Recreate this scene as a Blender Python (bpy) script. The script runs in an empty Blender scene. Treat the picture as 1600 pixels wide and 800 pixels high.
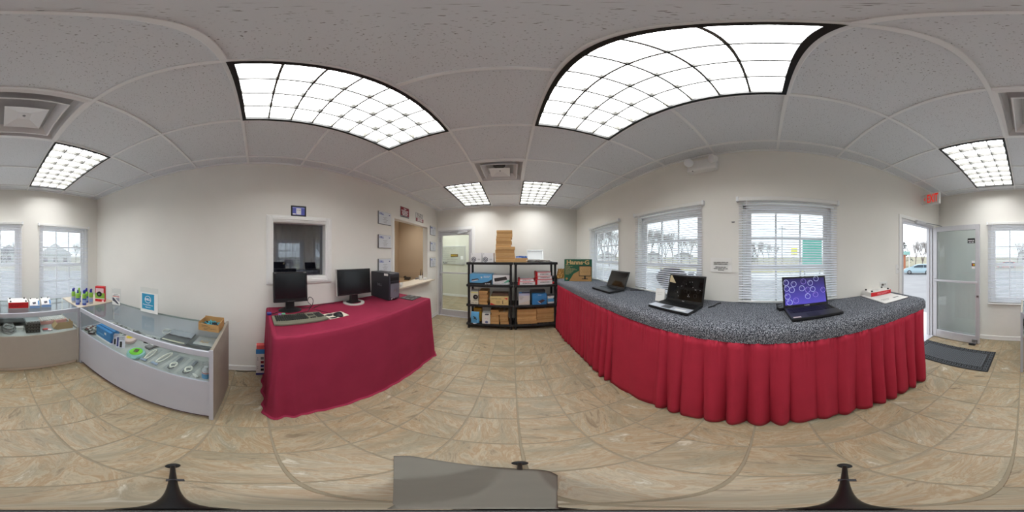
import bpy, bmesh, math, random
from mathutils import Vector, Matrix
random.seed(11)
PI = math.pi
S = bpy.context.scene
COL = S.collection

# ------------------------------------------------------------------ camera
cd = bpy.data.cameras.new('camera')
cd.type = 'PANO'
try:
    cd.cycles.panorama_type = 'EQUIRECTANGULAR'
except Exception:
    cd.panorama_type = 'EQUIRECTANGULAR'
cd.clip_start = 0.01
cam = bpy.data.objects.new('camera', cd)
COL.objects.link(cam)
cam.location = (0, 0, 1.55)
cam.rotation_euler = (PI/2, 0, 0)
S.camera = cam

# ------------------------------------------------------------------ world, exposure
w = bpy.data.worlds.new('overcast_sky'); S.world = w
w.use_nodes = True
bg = w.node_tree.nodes['Background']
bg.inputs['Color'].default_value = (0.90, 0.95, 1.0, 1)
bg.inputs['Strength'].default_value = 1.75
LAMP = 12.0          # radiance of the fluorescent troffers
vs = S.view_settings
vs.view_transform = 'Standard'; vs.look = 'None'; vs.gamma = 1.0; vs.use_curve_mapping = False
vs.exposure = 0.32

# ------------------------------------------------------------------ room numbers (metres)
XL, XR, YB, YF, ZC = -1.84, 1.555, 3.72, -2.71, 2.72
TW = 0.12           # wall thickness

# ------------------------------------------------------------------ materials
MATS = {}
def lin(c):
    return tuple(((v/255)/12.92 if v/255 <= .04045 else ((v/255+.055)/1.055)**2.4) for v in c)
def mat(name, rgb, rough=.6, metal=0.0, spec=.5, var=0.0, scale=12.0, bump=0.0, emit=0.0):
    """Principled material, colour given in sRGB 0..255, optional noise variation and bump."""
    if name in MATS: return MATS[name]
    m = bpy.data.materials.new(name); m.use_nodes = True
    nt = m.node_tree; b = nt.nodes['Principled BSDF']
    c = lin(rgb)
    b.inputs['Base Color'].default_value = (*c, 1)
    b.inputs['Roughness'].default_value = rough
    b.inputs['Metallic'].default_value = metal
    b.inputs['Specular IOR Level'].default_value = spec
    if var or bump:
        tc = nt.nodes.new('ShaderNodeTexCoord'); nz = nt.nodes.new('ShaderNodeTexNoise')
        nz.inputs['Scale'].default_value = scale; nz.inputs['Detail'].default_value = 4
        nt.links.new(tc.outputs['Object'], nz.inputs['Vector'])
        if var:
            r = nt.nodes.new('ShaderNodeValToRGB')
            r.color_ramp.elements[0].position = .3; r.color_ramp.elements[1].position = .7
            r.color_ramp.elements[0].color = (*[v*(1-var) for v in c], 1)
            r.color_ramp.elements[1].color = (*[min(1, v*(1+var)) for v in c], 1)
            nt.links.new(nz.outputs['Fac'], r.inputs['Fac'])
            nt.links.new(r.outputs['Color'], b.inputs['Base Color'])
        if bump:
            bp = nt.nodes.new('ShaderNodeBump'); bp.inputs['Strength'].default_value = bump
            bp.inputs['Distance'].default_value = .004
            nt.links.new(nz.outputs['Fac'], bp.inputs['Height'])
            nt.links.new(bp.outputs['Normal'], b.inputs['Normal'])
    if emit:
        b.inputs['Emission Color'].default_value = (*c, 1)
        b.inputs['Emission Strength'].default_value = emit
    MATS[name] = m
    return m
def glass(name, tint=(255, 255, 255), ior=1.5, rough=0.0, haze=0.0):
    if name in MATS: return MATS[name]
    m = bpy.data.materials.new(name); m.use_nodes = True
    nt = m.node_tree; nt.nodes.remove(nt.nodes['Principled BSDF'])
    out = nt.nodes['Material Output']
    tr = nt.nodes.new('ShaderNodeBsdfTransparent'); tr.inputs['Color'].default_value = (*lin(tint), 1)
    gl = nt.nodes.new('ShaderNodeBsdfGlossy'); gl.inputs['Roughness'].default_value = rough
    fr = nt.nodes.new('ShaderNodeFresnel'); fr.inputs['IOR'].default_value = ior
    geo = nt.nodes.new('ShaderNodeNewGeometry')
    # thin pane: the same reflectance from both faces
    ma = nt.nodes.new('ShaderNodeMath'); ma.operation = 'MULTIPLY_ADD'; ma.inputs[1].default_value = 1/ior-ior; ma.inputs[2].default_value = ior
    nt.links.new(geo.outputs['Backfacing'], ma.inputs[0]); nt.links.new(ma.outputs[0], fr.inputs['IOR'])
    mx = nt.nodes.new('ShaderNodeMixShader')
    base = tr
    if haze:
        df = nt.nodes.new('ShaderNodeBsdfDiffuse'); df.inputs['Color'].default_value = (.8, .82, .84, 1)
        hm = nt.nodes.new('ShaderNodeMixShader'); hm.inputs['Fac'].default_value = haze
        nt.links.new(tr.outputs[0], hm.inputs[1]); nt.links.new(df.outputs[0], hm.inputs[2]); base = hm
    nt.links.new(fr.outputs[0], mx.inputs['Fac'])
    nt.links.new(base.outputs[0], mx.inputs[1]); nt.links.new(gl.outputs[0], mx.inputs[2])
    nt.links.new(mx.outputs[0], out.inputs['Surface'])
    MATS[name] = m
    return m
def node_mat(name):
    m = bpy.data.materials.new(name); m.use_nodes = True
    MATS[name] = m
    return m, m.node_tree, m.node_tree.nodes['Principled BSDF']
def ramp(nt, stops):
    r = nt.nodes.new('ShaderNodeValToRGB'); e = r.color_ramp.elements
    while len(e) < len(stops): e.new(.5)
    for i, (p, c) in enumerate(stops):
        e[i].position = p; e[i].color = (*lin(c), 1)
    return r

def m_floor():
    m, nt, b = node_mat('stone_look_tile')
    tc = nt.nodes.new('ShaderNodeTexCoord'); oi = nt.nodes.new('ShaderNodeObjectInfo')
    mul = nt.nodes.new('ShaderNodeVectorMath'); mul.operation = 'SCALE'
    cmb = nt.nodes.new('ShaderNodeCombineXYZ')
    sc = nt.nodes.new('ShaderNodeMath'); sc.operation = 'MULTIPLY'; sc.inputs[1].default_value = 37
    nt.links.new(oi.outputs['Random'], sc.inputs[0])
    for k in 'XYZ': nt.links.new(sc.outputs[0], cmb.inputs[k])
    rot = nt.nodes.new('ShaderNodeVectorRotate'); rot.rotation_type = 'Z_AXIS'
    an = nt.nodes.new('ShaderNodeMath'); an.operation = 'MULTIPLY'; an.inputs[1].default_value = 19.0
    nt.links.new(oi.outputs['Random'], an.inputs[0]); nt.links.new(an.outputs[0], rot.inputs['Angle'])
    nt.links.new(tc.outputs['Object'], rot.inputs['Vector'])
    mp = nt.nodes.new('ShaderNodeMapping'); mp.inputs['Scale'].default_value = (.8, 2.6, 1.0)
    nt.links.new(rot.outputs[0], mp.inputs['Vector'])
    add = nt.nodes.new('ShaderNodeVectorMath'); add.operation = 'ADD'
    nt.links.new(mp.outputs[0], add.inputs[0]); nt.links.new(cmb.outputs[0], add.inputs[1])
    n1 = nt.nodes.new('ShaderNodeTexNoise'); n1.inputs['Scale'].default_value = 5.2
    n1.inputs['Detail'].default_value = 10; n1.inputs['Roughness'].default_value = .68; n1.inputs['Distortion'].default_value = .9
    nt.links.new(add.outputs[0], n1.inputs['Vector'])
    r1 = ramp(nt, [(.25, (92, 80, 62)), (.36, (132, 116, 92)), (.44, (164, 150, 124)), (.49, (150, 126, 94)), (.54, (172, 158, 132)), (.60, (148, 136, 112)), (.70, (198, 189, 170))])
    nt.links.new(n1.outputs['Fac'], r1.inputs['Fac'])
    n2 = nt.nodes.new('ShaderNodeTexNoise'); n2.inputs['Scale'].default_value = 3.2; n2.inputs['Detail'].default_value = 5
    nt.links.new(add.outputs[0], n2.inputs['Vector'])
    r2 = ramp(nt, [(.48, (0, 0, 0)), (.62, (190, 190, 190))])
    nt.links.new(n2.outputs['Fac'], r2.inputs['Fac'])
    mx = nt.nodes.new('ShaderNodeMixRGB'); mx.inputs['Color2'].default_value = (*lin((128, 124, 104)), 1)
    nt.links.new(r2.outputs['Color'], mx.inputs['Fac']); nt.links.new(r1.outputs['Color'], mx.inputs['Color1'])
    nt.links.new(mx.outputs['Color'], b.inputs['Base Color'])
    b.inputs['Roughness'].default_value = .42
    bp = nt.nodes.new('ShaderNodeBump'); bp.inputs['Strength'].default_value = .25; bp.inputs['Distance'].default_value = .004
    nt.links.new(n1.outputs['Fac'], bp.inputs['Height']); nt.links.new(bp.outputs['Normal'], b.inputs['Normal'])
    return m
def m_ceil():
    m, nt, b = node_mat('fissured_ceiling_tile')
    tc = nt.nodes.new('ShaderNodeTexCoord'); oi = nt.nodes.new('ShaderNodeObjectInfo')
    add = nt.nodes.new('ShaderNodeVectorMath'); add.operation = 'ADD'
    cmb = nt.nodes.new('ShaderNodeCombineXYZ')
    sc = nt.nodes.new('ShaderNodeMath'); sc.operation = 'MULTIPLY'; sc.inputs[1].default_value = 23
    nt.links.new(oi.outputs['Random'], sc.inputs[0])
    for k in 'XYZ': nt.links.new(sc.outputs[0], cmb.inputs[k])
    nt.links.new(tc.outputs['Object'], add.inputs[0]); nt.links.new(cmb.outputs[0], add.inputs[1])
    n1 = nt.nodes.new('ShaderNodeTexNoise'); n1.inputs['Scale'].default_value = 135; n1.inputs['Detail'].default_value = 2
    nt.links.new(add.outputs[0], n1.inputs['Vector'])
    r1 = ramp(nt, [(.29, (138, 139, 140)), (.36, (222, 226, 231))])
    nt.links.new(n1.outputs['Fac'], r1.inputs['Fac'])
    nt.links.new(r1.outputs['Color'], b.inputs['Base Color'])
    b.inputs['Roughness'].default_value = .95
    return m
def m_carpet():
    m, nt, b = node_mat('grey_loop_carpet')
    tc = nt.nodes.new('ShaderNodeTexCoord')
    n1 = nt.nodes.new('ShaderNodeTexNoise'); n1.inputs['Scale'].default_value = 165; n1.inputs['Detail'].default_value = 3
    nt.links.new(tc.outputs['Object'], n1.inputs['Vector'])
    r1 = ramp(nt, [(.37, (34, 36, 42)), (.5, (88, 92, 100)), (.63, (172, 175, 182))])
    nt.links.new(n1.outputs['Fac'], r1.inputs['Fac']); nt.links.new(r1.outputs['Color'], b.inputs['Base Color'])
    bp = nt.nodes.new('ShaderNodeBump'); bp.inputs['Strength'].default_value = .7; bp.inputs['Distance'].default_value = .006
    nt.links.new(n1.outputs['Fac'], bp.inputs['Height']); nt.links.new(bp.outputs['Normal'], b.inputs['Normal'])
    b.inputs['Roughness'].default_value = .95; b.inputs['Specular IOR Level'].default_value = .1
    return m
FLOOR_M, CEIL_M, CARPET_M = m_floor(), m_ceil(), m_carpet()
WALL_M = mat('off_white_wall_paint', (234, 232, 226), .85, spec=.25, var=.02, scale=2.0, bump=.04)
TRIM_M = mat('white_trim_paint', (236, 236, 234), .5)
WHITE_PL = mat('white_plastic', (232, 232, 230), .45)
TEE_M = mat('white_grid_metal', (236, 238, 240), .5)
BLACK_FR = mat('black_frame_metal', (8, 8, 8), .5)
ALU = mat('brushed_aluminium', (206, 206, 210), .45, .35, var=.03, scale=60)
GLASS_M = glass('clear_glass', (246, 250, 250))
DOORGLASS = glass('door_glass', (240, 246, 246), 1.5, haze=.10)
CASEGLASS = glass('case_glass', (250, 253, 252), 1.3)
def m_slat():
    m, nt, b = node_mat('white_vinyl_slat')
    b.inputs['Base Color'].default_value = (*lin((238, 240, 246)), 1); b.inputs['Roughness'].default_value = .5
    tl = nt.nodes.new('ShaderNodeBsdfTranslucent'); tl.inputs['Color'].default_value = (.86, .89, .95, 1)
    mx = nt.nodes.new('ShaderNodeMixShader'); mx.inputs['Fac'].default_value = .45
    nt.links.new(b.outputs[0], mx.inputs[1]); nt.links.new(tl.outputs[0], mx.inputs[2])
    nt.links.new(mx.outputs[0], nt.nodes['Material Output'].inputs['Surface'])
    return m
BLIND_M = m_slat()
GROUT_M = mat('grout', (144, 134, 114), .9)
BLACK_PL = mat('black_plastic', (20, 20, 22), .45)
DARK_PL = mat('charcoal_plastic', (44, 44, 50), .45)
SCREEN = mat('dark_screen', (22, 24, 27), .18)
SCREEN_GL = mat('glossy_black_screen', (6, 6, 8), .06)
KRAFT = mat('kraft_cardboard', (186, 144, 92), .8, var=.08, scale=9)
KRAFT2 = mat('kraft_cardboard_lid', (200, 160, 108), .8, var=.08, scale=9)
KRAFT_IN = mat('kraft_inner', (170, 128, 78), .85)
PAPER = mat('white_paper', (236, 235, 232), .7)
INK = mat('black_ink', (28, 28, 30), .7)
INKG = mat('grey_ink', (120, 120, 122), .7)
BLUE_INK = mat('blue_ink', (40, 70, 170), .6)
MAROON = mat('maroon_cloth', (148, 46, 72), .85, spec=.15, var=.06, scale=5)
RED_CLOTH = mat('red_skirt_cloth', (172, 44, 64), .8, spec=.2, var=.05, scale=6)
LAMINATE = mat('pale_grey_laminate', (190, 194, 204), .45, var=.02, scale=4)
LAMINATE_T = mat('taupe_laminate', (150, 142, 130), .5, var=.05, scale=18)
LAM_EDGE = mat('beige_laminate', (206, 194, 176), .45, var=.03, scale=10)
RUBBER = mat('dark_rubber', (32, 34, 36), .75)
RED_PR = mat('red_print', (200, 26, 36), .5)
BLUE_PR = mat('blue_print', (54, 132, 196), .45)
SKY_PR = mat('light_blue_print', (98, 172, 222), .45)
WHITE_PR = mat('white_print', (240, 240, 242), .45)
DKBLUE = mat('dark_blue_print', (30, 44, 120), .45)
GREEN_PR = mat('lime_print', (138, 186, 70), .45)
CLEAR_PL = glass('clear_bag_plastic', (246, 248, 250), 1.4, .12, .12)
BROWN_PLAQUE = mat('brown_plaque', (92, 62, 26), .5)
YELLOW = mat('yellow_print', (228, 196, 46), .5)
STEEL = mat('steel', (150, 152, 156), .35, .9)

# ------------------------------------------------------------------ geometry helpers
class MB:
    def __init__(s): s.bm = bmesh.new()
    def box(s, x0, x1, y0, y1, z0, z1, bev=0.0, seg=1, mtx=None):
        bm = s.bm
        co = [(x, y, z) for z in (z0, z1) for y in (y0, y1) for x in (x0, x1)]
        v = [bm.verts.new(c) for c in co]
        f = [bm.faces.new([v[i] for i in q]) for q in ((0, 2, 3, 1), (4, 5, 7, 6), (0, 1, 5, 4), (2, 6, 7, 3), (0, 4, 6, 2), (1, 3, 7, 5))]
        vs_ = v
        if bev > 0:
            es = list({e for fa in f for e in fa.edges})
            r = bmesh.ops.bevel(bm, geom=es, offset=bev, segments=seg, profile=.6, affect='EDGES')
            vs_ = list({vv for fa in r['faces'] for vv in fa.verts} | {vv for vv in v if vv.is_valid})
        if mtx is not None: bmesh.ops.transform(bm, matrix=mtx, verts=vs_)
        return s
    def prism(s, poly, a0, a1, axis='y', bev=0):
        """poly of 2-D points extruded along axis from a0 to a1."""
        bm = s.bm
        def P(p, a):
            if axis == 'y': return (p[0], a, p[1])
            if axis == 'x': return (a, p[0], p[1])
            return (p[0], p[1], a)
        A = [bm.verts.new(P(p, a0)) for p in poly]; Bv = [bm.verts.new(P(p, a1)) for p in poly]
        n = len(poly)
        fs = [bm.faces.new(A[::-1]), bm.faces.new(Bv)]
        for i in range(n): fs.append(bm.faces.new((A[i], A[(i+1) % n], Bv[(i+1) % n], Bv[i])))
        if bev:
            bmesh.ops.bevel(bm, geom=list({e for f in fs for e in f.edges}), offset=bev, segments=2, profile=.6, affect='EDGES')
        return s
    def tube(s, pts, r, n=8, cap=True):
        bm = s.bm; pts = [Vector(p) for p in pts]
        rs = r if isinstance(r, (list, tuple)) else [r]*len(pts)
        rings = []
        up = Vector((0, 0, 1))
        for i, p in enumerate(pts):
            d = (pts[min(i+1, len(pts)-1)] - pts[max(i-1, 0)])
            if d.length < 1e-9: d = Vector((0, 0, 1))
            d.normalize()
            a = d.cross(up)
            if a.length < .05: a = d.cross(Vector((1, 0, 0)))
            a.normalize(); b = d.cross(a)
            rings.append([bm.verts.new(p + (a*math.cos(2*PI*k/n) + b*math.sin(2*PI*k/n))*rs[i]) for k in range(n)])
        for i in range(len(rings)-1):
            for k in range(n):
                bm.faces.new((rings[i][k], rings[i][(k+1) % n], rings[i+1][(k+1) % n], rings[i+1][k]))
        if cap:
            bm.faces.new(rings[0][::-1]); bm.faces.new(rings[-1])
        return s
    def lathe(s, prof, n=20, c=(0, 0, 0), sx=1, sy=1):
        bm = s.bm; rings = []
        for r, z in prof:
            rings.append([bm.verts.new((c[0]+max(r, 1e-5)*sx*math.cos(2*PI*k/n), c[1]+max(r, 1e-5)*sy*math.sin(2*PI*k/n), c[2]+z)) for k in range(n)])
        for i in range(len(rings)-1):
            for k in range(n):
                bm.faces.new((rings[i][k], rings[i][(k+1) % n], rings[i+1][(k+1) % n], rings[i+1][k]))
        bm.faces.new(rings[0][::-1]); bm.faces.new(rings[-1])
        return s
    def ring(s, cx, cy, z0, z1, r0, r1, n=28, axis='z'):
        bm = s.bm; R = []
        for r, z in ((r0, z0), (r1, z0), (r1, z1), (r0, z1)):
            row = []
            for k in range(n):
                a = 2*PI*k/n; u, v = cx+r*math.cos(a), cy+r*math.sin(a)
                row.append(bm.verts.new((u, v, z) if axis == 'z' else (u, z, v)))
            R.append(row)
        for i in range(4):
            for k in range(n):
                bm.faces.new((R[i][k], R[i][(k+1) % n], R[(i+1) % 4][(k+1) % n], R[(i+1) % 4][k]))
        return s
    def grid(s, rows):
        bm = s.bm
        V = [[bm.verts.new(p) for p in r] for r in rows]
        for i in range(len(V)-1):
            for k in range(len(V[0])-1):
                bm.faces.new((V[i][k], V[i][k+1], V[i+1][k+1], V[i+1][k]))
        return s
    def ngon(s, pts):
        s.bm.faces.new([s.bm.verts.new(p) for p in pts]); return s
    def build(s, name, m, parent=None, smooth=False, solid=0.0):
        bmesh.ops.recalc_face_normals(s.bm, faces=s.bm.faces)
        me = bpy.data.meshes.new(name); s.bm.to_mesh(me); s.bm.free()
        me.materials.append(m)
        if smooth:
            for p in me.polygons: p.use_smooth = True
            try: me.set_sharp_from_angle(angle=math.radians(40))
            except Exception: pass
        o = bpy.data.objects.new(name, me); COL.objects.link(o)
        if parent: o.parent = parent
        if solid:
            md = o.modifiers.new('thickness', 'SOLIDIFY'); md.thickness = solid; md.offset = 0
        return o
LABELS = {}
def tag(o, label, cat, group=None, kind=None):
    o['label'] = label; o['category'] = cat
    if group: o['group'] = group
    if kind: o['kind'] = kind
    return o
def thing(name, label, cat, loc=(0, 0, 0), rz=0, group=None, kind=None):
    o = bpy.data.objects.new(name, None); COL.objects.link(o)
    o.empty_display_size = .05
    o.location = loc; o.rotation_euler = (0, 0, rz)
    return tag(o, label, cat, group, kind)
def box(name, parent, x0, x1, y0, y1, z0, z1, m, bev=0.0, seg=1, smooth=False):
    return MB().box(x0, x1, y0, y1, z0, z1, bev, seg).build(name, m, parent, smooth)
def copy_obj(o, parent, loc=None, rot=None):
    c = o.copy(); COL.objects.link(c); c.parent = parent
    if loc is not None: c.location = loc
    if rot is not None: c.rotation_euler = rot
    return c
def copy_tree(o, parent=None):
    c = o.copy(); COL.objects.link(c); c.parent = parent
    for ch in o.children: copy_tree(ch, c)
    return c
TEXTS = []
def text(name, body, size, parent, loc, rot, m, ax='CENTER', sx=1.0, bold=0.0):
    cu = bpy.data.curves.new(name, 'FONT'); cu.body = body; cu.size = size
    cu.align_x = ax; cu.align_y = 'CENTER'; cu.extrude = .0006; cu.offset = bold
    cu.resolution_u = 3
    cu.materials.append(m)
    o = bpy.data.objects.new(name, cu); COL.objects.link(o); o.parent = parent
    o.location = loc; o.rotation_euler = rot; o.scale = (sx, 1, 1)
    TEXTS.append(o)
    return o
FRONT = (PI/2, 0, 0)      # text lying in the local xz plane, facing local -y
def lines(name, parent, rows, y, m, h=.006):
    """illegible print: rows of (x0, x1, z) bars broken into word-like dashes"""
    b = MB(); rnd = random.Random(len(rows)*7+1)
    for x0, x1, z in rows:
        x = x0
        while x < x1 - 1e-4:
            wd = min(x1-x, (x1-x0)*rnd.uniform(.10, .3))
            b.box(x, x+wd, y-.0008, y, z-h/2, z+h/2); x += wd+(x1-x0)*.035
    o = b.build(name, m, parent); o['kind'] = 'stuff'
    return o

# ================================================================== SETTING
def structure(name, label, cat, loc=(0, 0, 0), rz=0):
    return thing(name, label, cat, loc, rz, kind='structure')
def wall_mesh(name, label, axis, c0, c1, u0, u1, z0, z1, holes, m=WALL_M):
    """slab between c0 and c1 on `axis`, spanning u0..u1 and z0..z1, with rectangular holes (ua, ub, za, zb)"""
    b = MB()
    us = sorted({u0, u1, *[h[0] for h in holes], *[h[1] for h in holes]})
    for ua, ub in zip(us, us[1:]):
        mid = (ua+ub)/2
        hs = sorted([(h[2], h[3]) for h in holes if h[0] < mid < h[1]])
        z = z0; spans = []
        for a, c in hs:
            if a > z: spans.append((z, a))
            z = c
        if z < z1: spans.append((z, z1))
        for a, c in spans:
            if axis == 'x': b.box(c0, c1, ua, ub, a, c)
            else: b.box(ua, ub, c0, c1, a, c)
    o = b.build(name, m)
    return tag(o, label, 'wall', kind='structure')
# --- openings
RW = [(2.49, 'first'), (1.14, 'second'), (-0.205, 'third')]       # right wall windows, centre y
FW = [0.12, -1.135]                                               # front wall windows, centre x
HW = .455                                                         # half width of a window opening
IW = (.185, .845, 1.295, 1.955)                                   # interior window in left wall
PT = (2.09, 3.225, .985, 2.205)                                   # pass-through in left wall
DB = (-1.80, -.93, 2.19)                                          # back door
DF = (-2.50, -1.655, 2.09)                                        # entrance door in right wall
wall_mesh('wall_left', 'long off-white wall behind the maroon table and glass case', 'x', XL-TW, XL, YF-.14, YB+TW, 0, 2.86, [IW, PT])
wall_mesh('wall_right', 'off-white wall with three blind-covered windows and the entrance door', 'x', XR, XR+.14, YF-.14, YB+TW, 0, 2.86,
          [(c-HW, c+HW, .80, 2.075) for c, _ in RW] + [(DF[0], DF[1], -.01, DF[2])])
wall_mesh('wall_back', 'short off-white wall behind the black shelves with glass door', 'y', YB, YB+TW, XL, XR, 0, 2.86, [(DB[0], DB[1], -.01, DB[2])])
wall_mesh('wall_front', 'off-white end wall with two tall windows behind corner display case', 'y', YF-.14, YF, XL, XR, 0, 2.86,
          [(c-HW, c+HW, .74, 2.075) for c in FW])

# --- floor: grout bed with separate tiles
fl = structure('floor', 'tan stone-look square floor tiles with grey-brown grout', 'floor')
box('grout_bed', fl, XL-.12, XR+.14, YF-.14, YB+.12, -.12, -.003, GROUT_M)
T = .307; gx, gy = .037, .072
tile_me = None
xs = [gx+T*k for k in range(-7, 6)]; ys = [gy+T*k for k in range(-10, 13)]
def tile_obj(x0, x1, y0, y1):
    global tile_me
    g = .005
    full = abs(x1-x0-T) < 1e-6 and abs(y1-y0-T) < 1e-6
    if full and tile_me:
        o = bpy.data.objects.new('floor_tile', tile_me); COL.objects.link(o)
    else:
        hx, hy = (x1-x0)/2-g, (y1-y0)/2-g
        o = MB().box(-hx, hx, -hy, hy, -.006, 0, .0018).build('floor_tile', FLOOR_M)
        if full: tile_me = o.data
    o.location = ((x0+x1)/2, (y0+y1)/2, 0); o.parent = fl
for x0 in xs:
    for y0 in ys:
        a, b_, c, d = max(x0, XL), min(x0+T, XR), max(y0, YF), min(y0+T, YB)
        if b_-a > .03 and d-c > .03: tile_obj(a, b_, c, d)

# --- ceiling: slab, hanging grid, tiles
ce = structure('ceiling', 'suspended ceiling of speckled white tiles in a metal grid', 'ceiling')
box('roof_slab', ce, -4.2, XR+.14, YF-.14, 6.1, 2.86, 3.0, WALL_M)
CX = [XL, -1.675, -1.065, -.455, .155, .765, 1.375, XR]
CY = [YF, -2.53, -1.92, -1.31, -.70, -.09, .52, 1.13, 1.74, 2.35, 2.96, 3.57, YB]
LIGHTS = [(-1.065, -.09), (.155, -.09), (-1.065, 2.35), (.155, 2.35), (-1.065, -2.53), (.155, -2.53)]   # lower corner, .61 x 1.22
VENTS = [(-.455, -1.31), (-.455, 1.74)]
def used(x, y):
    for lx, ly in LIGHTS:
        if lx-.01 < x < lx+.61 and ly-.01 < y < ly+1.22: return 'light'
    for vx, vy in VENTS:
        if vx-.01 < x < vx+.61 and vy-.01 < y < vy+.61: return 'vent'
ct_me = None
for i in range(len(CX)-1):
    for j in range(len(CY)-1):
        x0, x1, y0, y1 = CX[i], CX[i+1], CY[j], CY[j+1]
        cx, cy = (x0+x1)/2, (y0+y1)/2
        if used(cx, cy): continue
        full = abs(x1-x0-.61) < 1e-6 and abs(y1-y0-.61) < 1e-6
        if full and ct_me:
            o = bpy.data.objects.new('ceiling_tile', ct_me); COL.objects.link(o)
        else:
            hx, hy = (x1-x0)/2-.004, (y1-y0)/2-.004
            o = MB().box(-hx, hx, -hy, hy, 0, .016, .002).build('ceiling_tile', CEIL_M)
            if full: ct_me = o.data
        o.location = (cx, cy, ZC+.013); o.parent = ce
for x in CX[1:-1]:
    box('grid_runner', ce, x-.012, x+.012, YF, YB, ZC, ZC+.03, TEE_M, .002)
for i in range(len(CX)-1):
    for j in range(1, len(CY)-1):
        y = CY[j]; cx = (CX[i]+CX[i+1])/2
        if used(cx, y-.02) == 'light' and used(cx, y+.02) == 'light' and any(ly+.1 < y < ly+1.1 for lx, ly in LIGHTS if lx < cx < lx+.61): continue
        box('grid_cross_tee', ce, CX[i]+.012, CX[i+1]-.012, y-.012, y+.012, ZC+.0005, ZC+.03, TEE_M, .002)
for nm, (a, b_, c, d) in {'n': (XL, XR, YB-.022, YB), 's': (XL, XR, YF, YF+.022), 'w': (XL, XL+.022, YF, YB), 'e': (XR-.022, XR, YF, YB)}.items():
    box('wall_angle', ce, a, b_, c, d, ZC-.001, ZC+.012, TEE_M)

# --- baseboards
def baseboard(name, label, segs):
    b = MB()
    for (x0, x1, y0, y1) in segs:
        b.box(x0, x1, y0, y1, 0, .085, .004)
        b.box(x0-.004 if x1-x0 < .1 else x0, x1+.004 if x1-x0 < .1 else x1, y0-.004 if y1-y0 < .1 else y0, y1+.004 if y1-y0 < .1 else y1, 0, .018, .004)
    return tag(b.build(name, TRIM_M), label, 'baseboard', kind='structure')
baseboard('baseboard_left', 'white baseboard along the foot of the long left wall', [(XL, XL+.014, YF, YB)])
baseboard('baseboard_back', 'white baseboard behind the black shelf units', [(-.86, XR, YB-.014, YB)])
baseboard('baseboard_front', 'white baseboard under the front windows', [(XL, XR, YF, YF+.014)])
baseboard('baseboard_right', 'white baseboard hidden under the carpeted counter', [(XR-.014, XR, DF[1]+.06, YB)])

# --- double-hung windows
def window(name, label, loc, rz, zb, zt, zm, wall_t=.14):
    """local frame: x along wall, +y outwards, z absolute"""
    o = structure(name, label, 'window', loc, rz)
    h = HW
    f = MB()
    for (a, b_, c, d) in ((-h, -h+.035, zb, zt), (h-.035, h, zb, zt), (-h, h, zt-.035, zt), (-h, h, zb, zb+.035)):
        f.box(a, b_, .075, .135, c, d, .002)
    f.build('window_frame', TRIM_M, o)
    box('sill', o, -h-.0, h+.0, -.0, .10, zb-.0, zb+.02, TRIM_M, .003)
    xi = h-.035
    for (nm, z0, z1, yy) in (('upper_sash', zm-.02, zt-.035, .108), ('lower_sash', zb+.035, zm+.02, .085)):
        s = MB()
        t = .045
        for (a, b_, c, d) in ((-xi, -xi+t, z0, z1), (xi-t, xi, z0, z1), (-xi+t, xi-t, z1-t, z1), (-xi+t, xi-t, z0, z0+t)):
            s.box(a, b_, yy-.011, yy+.011, c, d, .002)
        sa = s.build(nm, TRIM_M, o)
        gx0, gx1, gz0, gz1 = -xi+t, xi-t, z0+t, z1-t
        wdt, hgt = (gx1-gx0)/3, (gz1-gz0)/2
        for k in (1, 2):
            box('muntin', sa, gx0+wdt*k-.009, gx0+wdt*k+.009, yy-.008, yy+.008, gz0, gz1, TRIM_M)
        box('muntin', sa, gx0, gx1, yy-.0075, yy+.0075, gz0+hgt-.009, gz0+hgt+.009, TRIM_M)
        for k in range(3):
            for q in range(2):
                box('pane', sa, gx0+wdt*k+.0092, gx0+wdt*(k+1)-.0092, yy-.002, yy+.002, gz0+hgt*q+.0092, gz0+hgt*(q+1)-.0092, GLASS_M)
    return o
for k, (c, nm) in enumerate(RW):
    window('window_%d' % (k+1), 'white double-hung window, %s along the counter from the black shelves' % nm, (XR, c, 0), -PI/2, .80, 2.075, 1.44)
window('window_4', 'white double-hung window nearest the open entrance door leaf', (FW[0], YF, 0), PI, .74, 2.075, 1.395)
window('window_5', 'white double-hung window behind the spray cans in the corner', (FW[1], YF, 0), PI, .74, 2.075, 1.395)

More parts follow.
